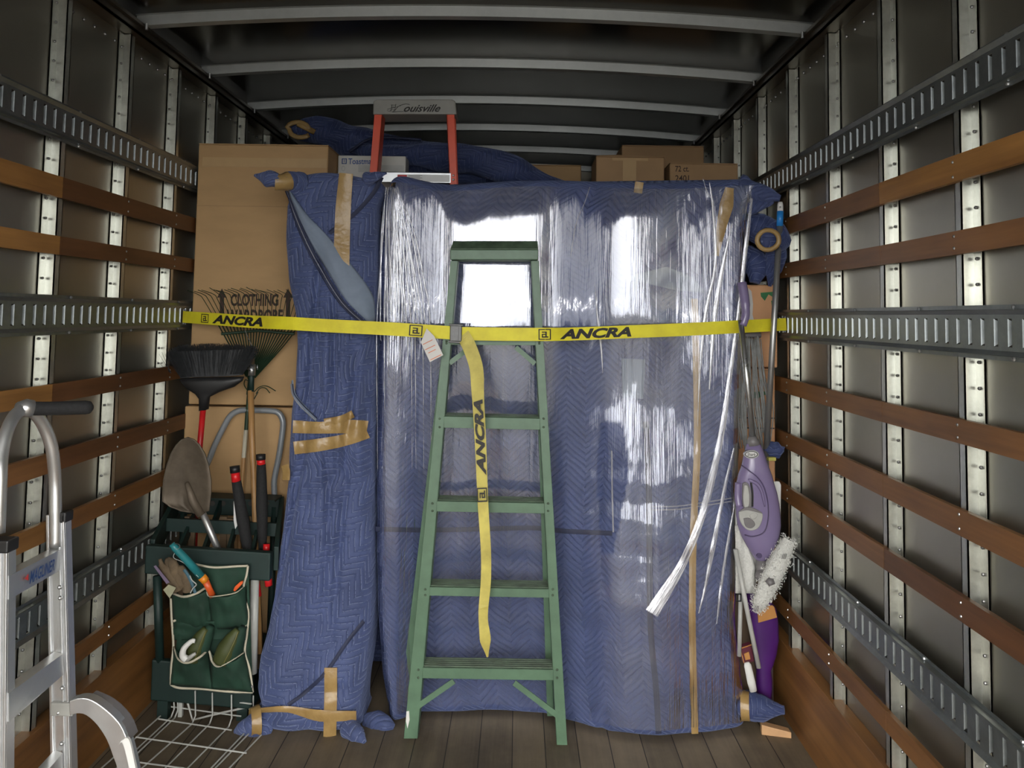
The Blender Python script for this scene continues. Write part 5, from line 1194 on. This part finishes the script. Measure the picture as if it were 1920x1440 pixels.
ms = thing('string_mop', 'grey string mop strands hanging behind the purple steam mop\'s tube', 'mop', P(1410,640,3.18)); 
for i in range(46):
    f_ = i/45; x0 = lerp(1390,1424,f_)+random.uniform(-3,3); x1 = lerp(1376,1446,f_)+random.uniform(-4,4); y1 = random.uniform(800,850); xe = lerp(x1, 1404 if f_ < .45 else 1440, .45)
    q = smooth([P(x0, 632+random.uniform(-3,5), 3.19), P(lerp(x0,x1,.4)+random.uniform(-3,3), 700, 3.175), P(x1+random.uniform(-2,2), 765, 3.165), P(xe, y1, 3.165)], 4)
    MB().tube(q, 0.0022, 5).build('strand', M['string'], ms, True)
MB().tube([P(1388,628,3.20), P(1426,628,3.20)], 0.012, 10).build('mop_bar', M['mgrey'], ms, True)

# steam mop
sm_ = thing('steam_mop', 'lilac steam mop with an oval badge, in the gap right of the wrapped load', 'steam mop', P(1430,1050,2.98))
V = 3.0
ta, tb_ = P(1389,600,3.03), P(1412,824,V); MB().tube([ta, tb_], 0.0105, 14).build('tube', M['steel'], sm_, True)
MB().tube(smooth([P(1391,530,3.05), P(1396,560,3.04), P(1398,590,3.03), P(1392,610,3.03)], 5), [0.018]*8+[0.016]*8, 12).build('handle_grip', M['purple'], sm_, True)
MB().tube([P(1410,818,V), P(1411,824,V), P(1413,834,V)], [0.013,0.019,0.026], 16).build('collar', M['mgrey'], sm_, True)
# body outline as rows: y, left x, right x
body = [(832,1400,1426),(845,1397,1431),(860,1393,1436),(875,1390,1441),(890,1384,1447),(905,1381,1451),(925,1380,1457),(945,1379,1461),(965,1380,1463),(985,1383,1464),(1005,1390,1461),(1020,1398,1455),(1035,1407,1448),(1046,1414,1441),(1052,1420,1434)]
hole = [(903,1385,1403),(912,1382,1407),(930,1381,1409),(948,1382,1408),(956,1386,1404)]
def bfront(u_, y):                       # bulging face
    return 0.030*math.sqrt(max(0.02, 1-(2*u_-1)**2))
rows = []; nb_ = 30
for (y, a, b) in body:
    row = []
    for i in range(nb_):
        an = 2*math.pi*i/nb_; cx_ = math.copysign(abs(math.cos(an))**0.8, math.cos(an)); sy = math.sin(an)
        k_ = min(1, (b-a)/50); 
        row.append(P((a+b)/2+(b-a)/2*cx_, y, V)+Vector((0, 0.036*k_*sy*(1 if sy < 0 else .8), 0)))
    rows.append(row)
m = MB().grid(rows, wrap=True); k_ = len(m.v); m.f += [tuple(range(nb_)), tuple(range(k_-nb_, k_))]; m.build('body', M['purple'], sm_, True)
# hand opening: a dark recess with the grip bar left of it
def oval(pts, Y, d, nm, mat, n=5, bev=0.002):
    q = smooth([P(a, b, Y) for a, b in pts+[pts[0]]], n)[:-1]; return MB().poly(q, (0, d, 0)).build(nm, mat, sm_, bevel=bev)
VB = V-0.036
oval([(1393,906),(1401,905),(1407,915),(1410,932),(1409,950),(1400,956),(1394,950),(1392,930)], VB-0.0015, 0.010, 'hand_opening', M['mgrey'])
oval([(1396,910),(1402,912),(1405,930),(1404,948),(1397,952),(1394,935)], VB-0.004, 0.004, 'trigger', M['lgrey'])
MB().tube(smooth([P(1408,905,VB-0.004), P(1411,925,VB-0.006), P(1411,950,VB-0.006)], 5), 0.0035, 6).build('cord', M['black'], sm_)
MB().tube(smooth([P(1390,872,VB+0.012), P(1402,881,VB), P(1420,895,VB-0.002), P(1433,915,VB-0.002), P(1440,945,VB), P(1440,975,VB), P(1432,998,VB), P(1412,1006,VB), P(1396,1003,VB+0.004)], 6), 0.0022, 6).build('seam_line', M['purple_d'], sm_, True)
MB().tube(smooth([P(1384,905,VB+0.022), P(1383,930,VB+0.020), P(1386,950,VB+0.012)], 5), 0.012, 12).build('grip_bar', M['purple'], sm_, True)
MB().tube(smooth([P(1403,899,VB-0.004), P(1420,908,VB-0.006), P(1429,925,VB-0.006), P(1434,950,VB-0.004)], 6), [0.002,0.005,0.006,0.006,0.006,0.006,0.006,0.006,0.006,0.006,0.005,0.005,0.005,0.005,0.005,0.005,0.004,0.003,0.002], 10).build('shoulder_ridge', M['purple'], sm_, True)
oval([(1386,960),(1400,952),(1416,955),(1430,963),(1428,980),(1420,992),(1405,995),(1393,986),(1387,973)], VB-0.006, 0.012, 'control_panel', M['lgrey'], bev=0.003)
oval([(1394,972),(1404,971),(1413,977),(1416,985),(1408,991),(1398,987)], VB-0.009, 0.004, 'tank_window', M['mgrey'])
oval([(1405,967),(1415,961),(1421,966),(1416,973),(1409,973)], VB-0.009, 0.004, 'button', M['lgrey'])
oval([(1384,961),(1400,951),(1416,954),(1430,963),(1416,960),(1400,957)], VB-0.008, 0.003, 'panel_rim', M['mgrey'])
def ell(cx, cy, rx, ry, n=20): return [(cx+rx*math.cos(2*math.pi*i/n), cy+ry*math.sin(2*math.pi*i/n)) for i in range(n)]
BYb = V-0.034
MB().poly([P(a, b, BYb) for a, b in ell(1409,852,14,8)], (0,0.012,0)).build('badge', M['steel'], sm_)
MB().poly([P(a, b, BYb-0.001) for a, b in ell(1409,852,12,6.2)], (0,0.001,0)).build('badge_face', M['ink'], sm_)
MB().poly([P(a, b, BYb-0.002) for a, b in ell(1409,852,10.5,5)], (0,0.001,0)).build('badge_face', M['white'], sm_)
face_text(sm_, 'Shark', 1401, 849, 1417, 855, BYb-0.0025, M['ink'], 0.01, 0.2)
MB().poly([P(a, b, V-0.031) for a, b in ell(1424,1042,5,5)], (0,0.01,0)).build('screw', M['purple_d'], sm_)
MB().tube([P(1427,1050,V), P(1427,1085,V)], 0.019, 14).build('neck', M['mgrey'], sm_, True)
MB().tube([P(1426,1080,V-0.03), P(1426,1080,V+0.02)], 0.020, 16).tube([P(1426,1080,V-0.02), P(1444,1090,V-0.03)], 0.010, 10).build('hinge', M['mgrey'], sm_, True)
hd0, hd1 = P(1480,1012,V-0.035), P(1419,1142,V-0.035)
q = [hd0.lerp(hd1, i/16) for i in range(17)]; rr = [0.034*min(1, 0.35+0.65*math.sin(math.pi*min(1, max(0.04, i/16))*1.0)**0.35) for i in range(17)]
m = MB().tube(q, rr, 20, flat=0.8); bsn = [Vector(v) for v in m.v]
for v in list(bsn):                      # microfibre loops
    for _ in range(7):
        d = Vector((random.gauss(0,1), random.gauss(0,1), random.gauss(0,1))).normalized(); o_ = v+Vector((random.gauss(0,.006), random.gauss(0,.004), random.gauss(0,.006))); s_ = Vector((0.0018,0,0.0008)); m.add([o_-s_, o_+s_, o_+d*0.009], [(0,1,2)])
m.build('microfibre_pad', M['fuzz'], sm_)
MB().tube([P(1438,1086,V-0.064), P(1444,1092,V-0.07), P(1451,1090,V-0.07)], [0.010,0.014,0.010], 12).build('pad_clip', M['mgrey'], sm_, True)
for (a, b) in ((1470,1042),(1418,1140)):
    m = MB()
    for i in range(3): m.tube([P(a-4+i*3, b+6, V-0.070), P(a-1+i*3, b-4, V-0.070)], 0.0012, 4)
    m.build('pad_mark', M['mgrey'], sm_)
wb = pxpoly([(1380,905),(1462,903),(1465,910),(1464,972),(1457,1012),(1438,1062),(1417,1090),(1415,1113),(1380,1110)], V+0.055, 0.012).build('plastic_sheet', M['white'], None, bevel=0.003); tag(wb, 'white plastic panel standing behind the lilac steam mop', 'panel')
wc = MB(); rows = []
for j in range(9):
    y = lerp(985, 1112, j/8); row = [P(lerp(1379, lerp(1390,1416,min(1,j/5)), i/8), y, V+0.022+0.006*math.sin(i*1.2+j*.6)) for i in range(9)]; rows.append(row)
o = wc.grid(rows).build('white_cloth', M['fuzz'], None, True, solid=0.006); tag(o, 'white cloth pad hanging below and left of the steam mop body', 'cloth')
rd = MB().tube([P(1379,1030,V-0.02), P(1400,1140,V-0.015), P(1423,1252,V-0.01)], 0.0085, 12).build('white_rod', M['lgrey'], None, True); tag(rd, 'thin light grey rod slanting down to the violet container', 'rod')
r2_ = thing('telescopic_pole', 'short grey-white pole with a black clip beside the wrapped load\'s right edge', 'pole', P(1386,1220,3.04))
MB().tube([P(1389,1112,3.03), P(1386,1230,3.03)], 0.008, 10).build('pole', M['lgrey'], r2_, True)
m = MB()
for (a, b, c, d) in ((1380,1113,1390,1115),(1380,1126,1390,1128),(1380,1113,1382,1128),(1388,1113,1390,1128)): u, v = P(a,b,3.018), P(c,d,3.018); m.box((u.x, 3.016, v.z), (v.x, 3.02, u.z))
m.build('clip', M['black'], r2_)
vi = thing('violet_container', 'violet plastic container with an orange label, upright under the steam mop', 'container', P(1430,1290,3.06))
rows = []
for (y, a, b) in ((1098,1397,1412),(1120,1398,1440),(1140,1400,1455),(1165,1404,1459),(1200,1408,1460),(1225,1412,1456),(1245,1416,1450),(1255,1418,1445),(1275,1418,1448),(1300,1420,1447),(1330,1422,1446)):
    row = []
    for i in range(22):
        an = 2*math.pi*i/22; row.append(P((a+b)/2+(b-a)/2*math.copysign(abs(math.cos(an))**.7, math.cos(an)), y, 3.19)+Vector((0,.026*math.sin(an),0)))
    rows.append(row)
m = MB().grid(rows, wrap=True); k_ = len(m.v); m.f += [tuple(range(22)), tuple(range(k_-22, k_))]; m.build('container_body', M['violet'], vi, True)
MB().poly([P(a, b, 3.160) for a, b in ((1420,1143),(1448,1135),(1452,1138),(1457,1158),(1422,1168))], (0,0.006,0)).build('paper_label', M['orlab'], vi, bevel=0.001)
mb_ = thing('maroon_box', 'small maroon and orange-edged box tucked by the wrapped load\'s right edge', 'box', P(1398,1240,3.05))
pxpoly([(1388,1216),(1409,1209),(1414,1240),(1394,1244)], 3.045, 0.03).build('box_body', M['maroon'], mb_); m = MB()
m.tube([P(1388,1216,3.043), P(1409,1209,3.043)], 0.002, 5).tube([P(1388,1216,3.043), P(1395,1243,3.043)], 0.002, 5).build('box_edge', M['orlab'], mb_)
pxpoly([(1395,1226),(1404,1222),(1407,1236),(1398,1238)], 3.042, 0.003).build('printed_patch', M['orlab'], mb_)
wbm = thing('white_brush_handle', 'white tapered plastic handle standing by the maroon box', 'handle', P(1412,1296,3.04))
MB().tube([P(1400,1242,3.03), P(1402,1248,3.03), P(1409,1280,3.03), P(1413,1296,3.03)], [0.009,0.0135,0.015,0.013], 14, flat=0.6).build('handle_body', M['white'], wbm, True)
rg = thing('blue_rag', 'crumpled blue rag held by a yellow clip near the foot of the grey pole', 'rag', P(1455,850,3.15))
m = MB().ball(P(1453,842,3.15), 0.034, 16, (1.1,0.7,0.9)); m.v = [tuple(Vector(v)+Vector((.014*nz(v[0]*40, v[2]*40), .012*nz(v[0]*40+9, v[2]*40), .012*nz(v[0]*44, v[2]*30+3)))) for v in m.v]; m.build('rag_cloth', M['blanket_h'], rg, True)
pxpoly([(1441,858),(1455,858),(1455,864),(1441,864)], 3.11, 0.02).build('clip', M['yelclip'], rg)
# wedge of pine on the floor
a, b, c, d = PF(1428,1378), PF(1484,1385), PF(1485,1372), PF(1430,1358)
h0 = 0.036; wdg = MB().hexa([a, b, b+Vector((0,0,0.022)), a+Vector((0,0,h0)), a+Vector((0.005,0.035,0)), b+Vector((0.0,0.035,0)), b+Vector((0,0.035,0.022)), a+Vector((0.005,0.035,h0))]).build('wood_block', M['pine'], bevel=0.002)
tag(wdg, 'small pale wedge-shaped wood block lying on the floor at the load\'s right', 'wood block')
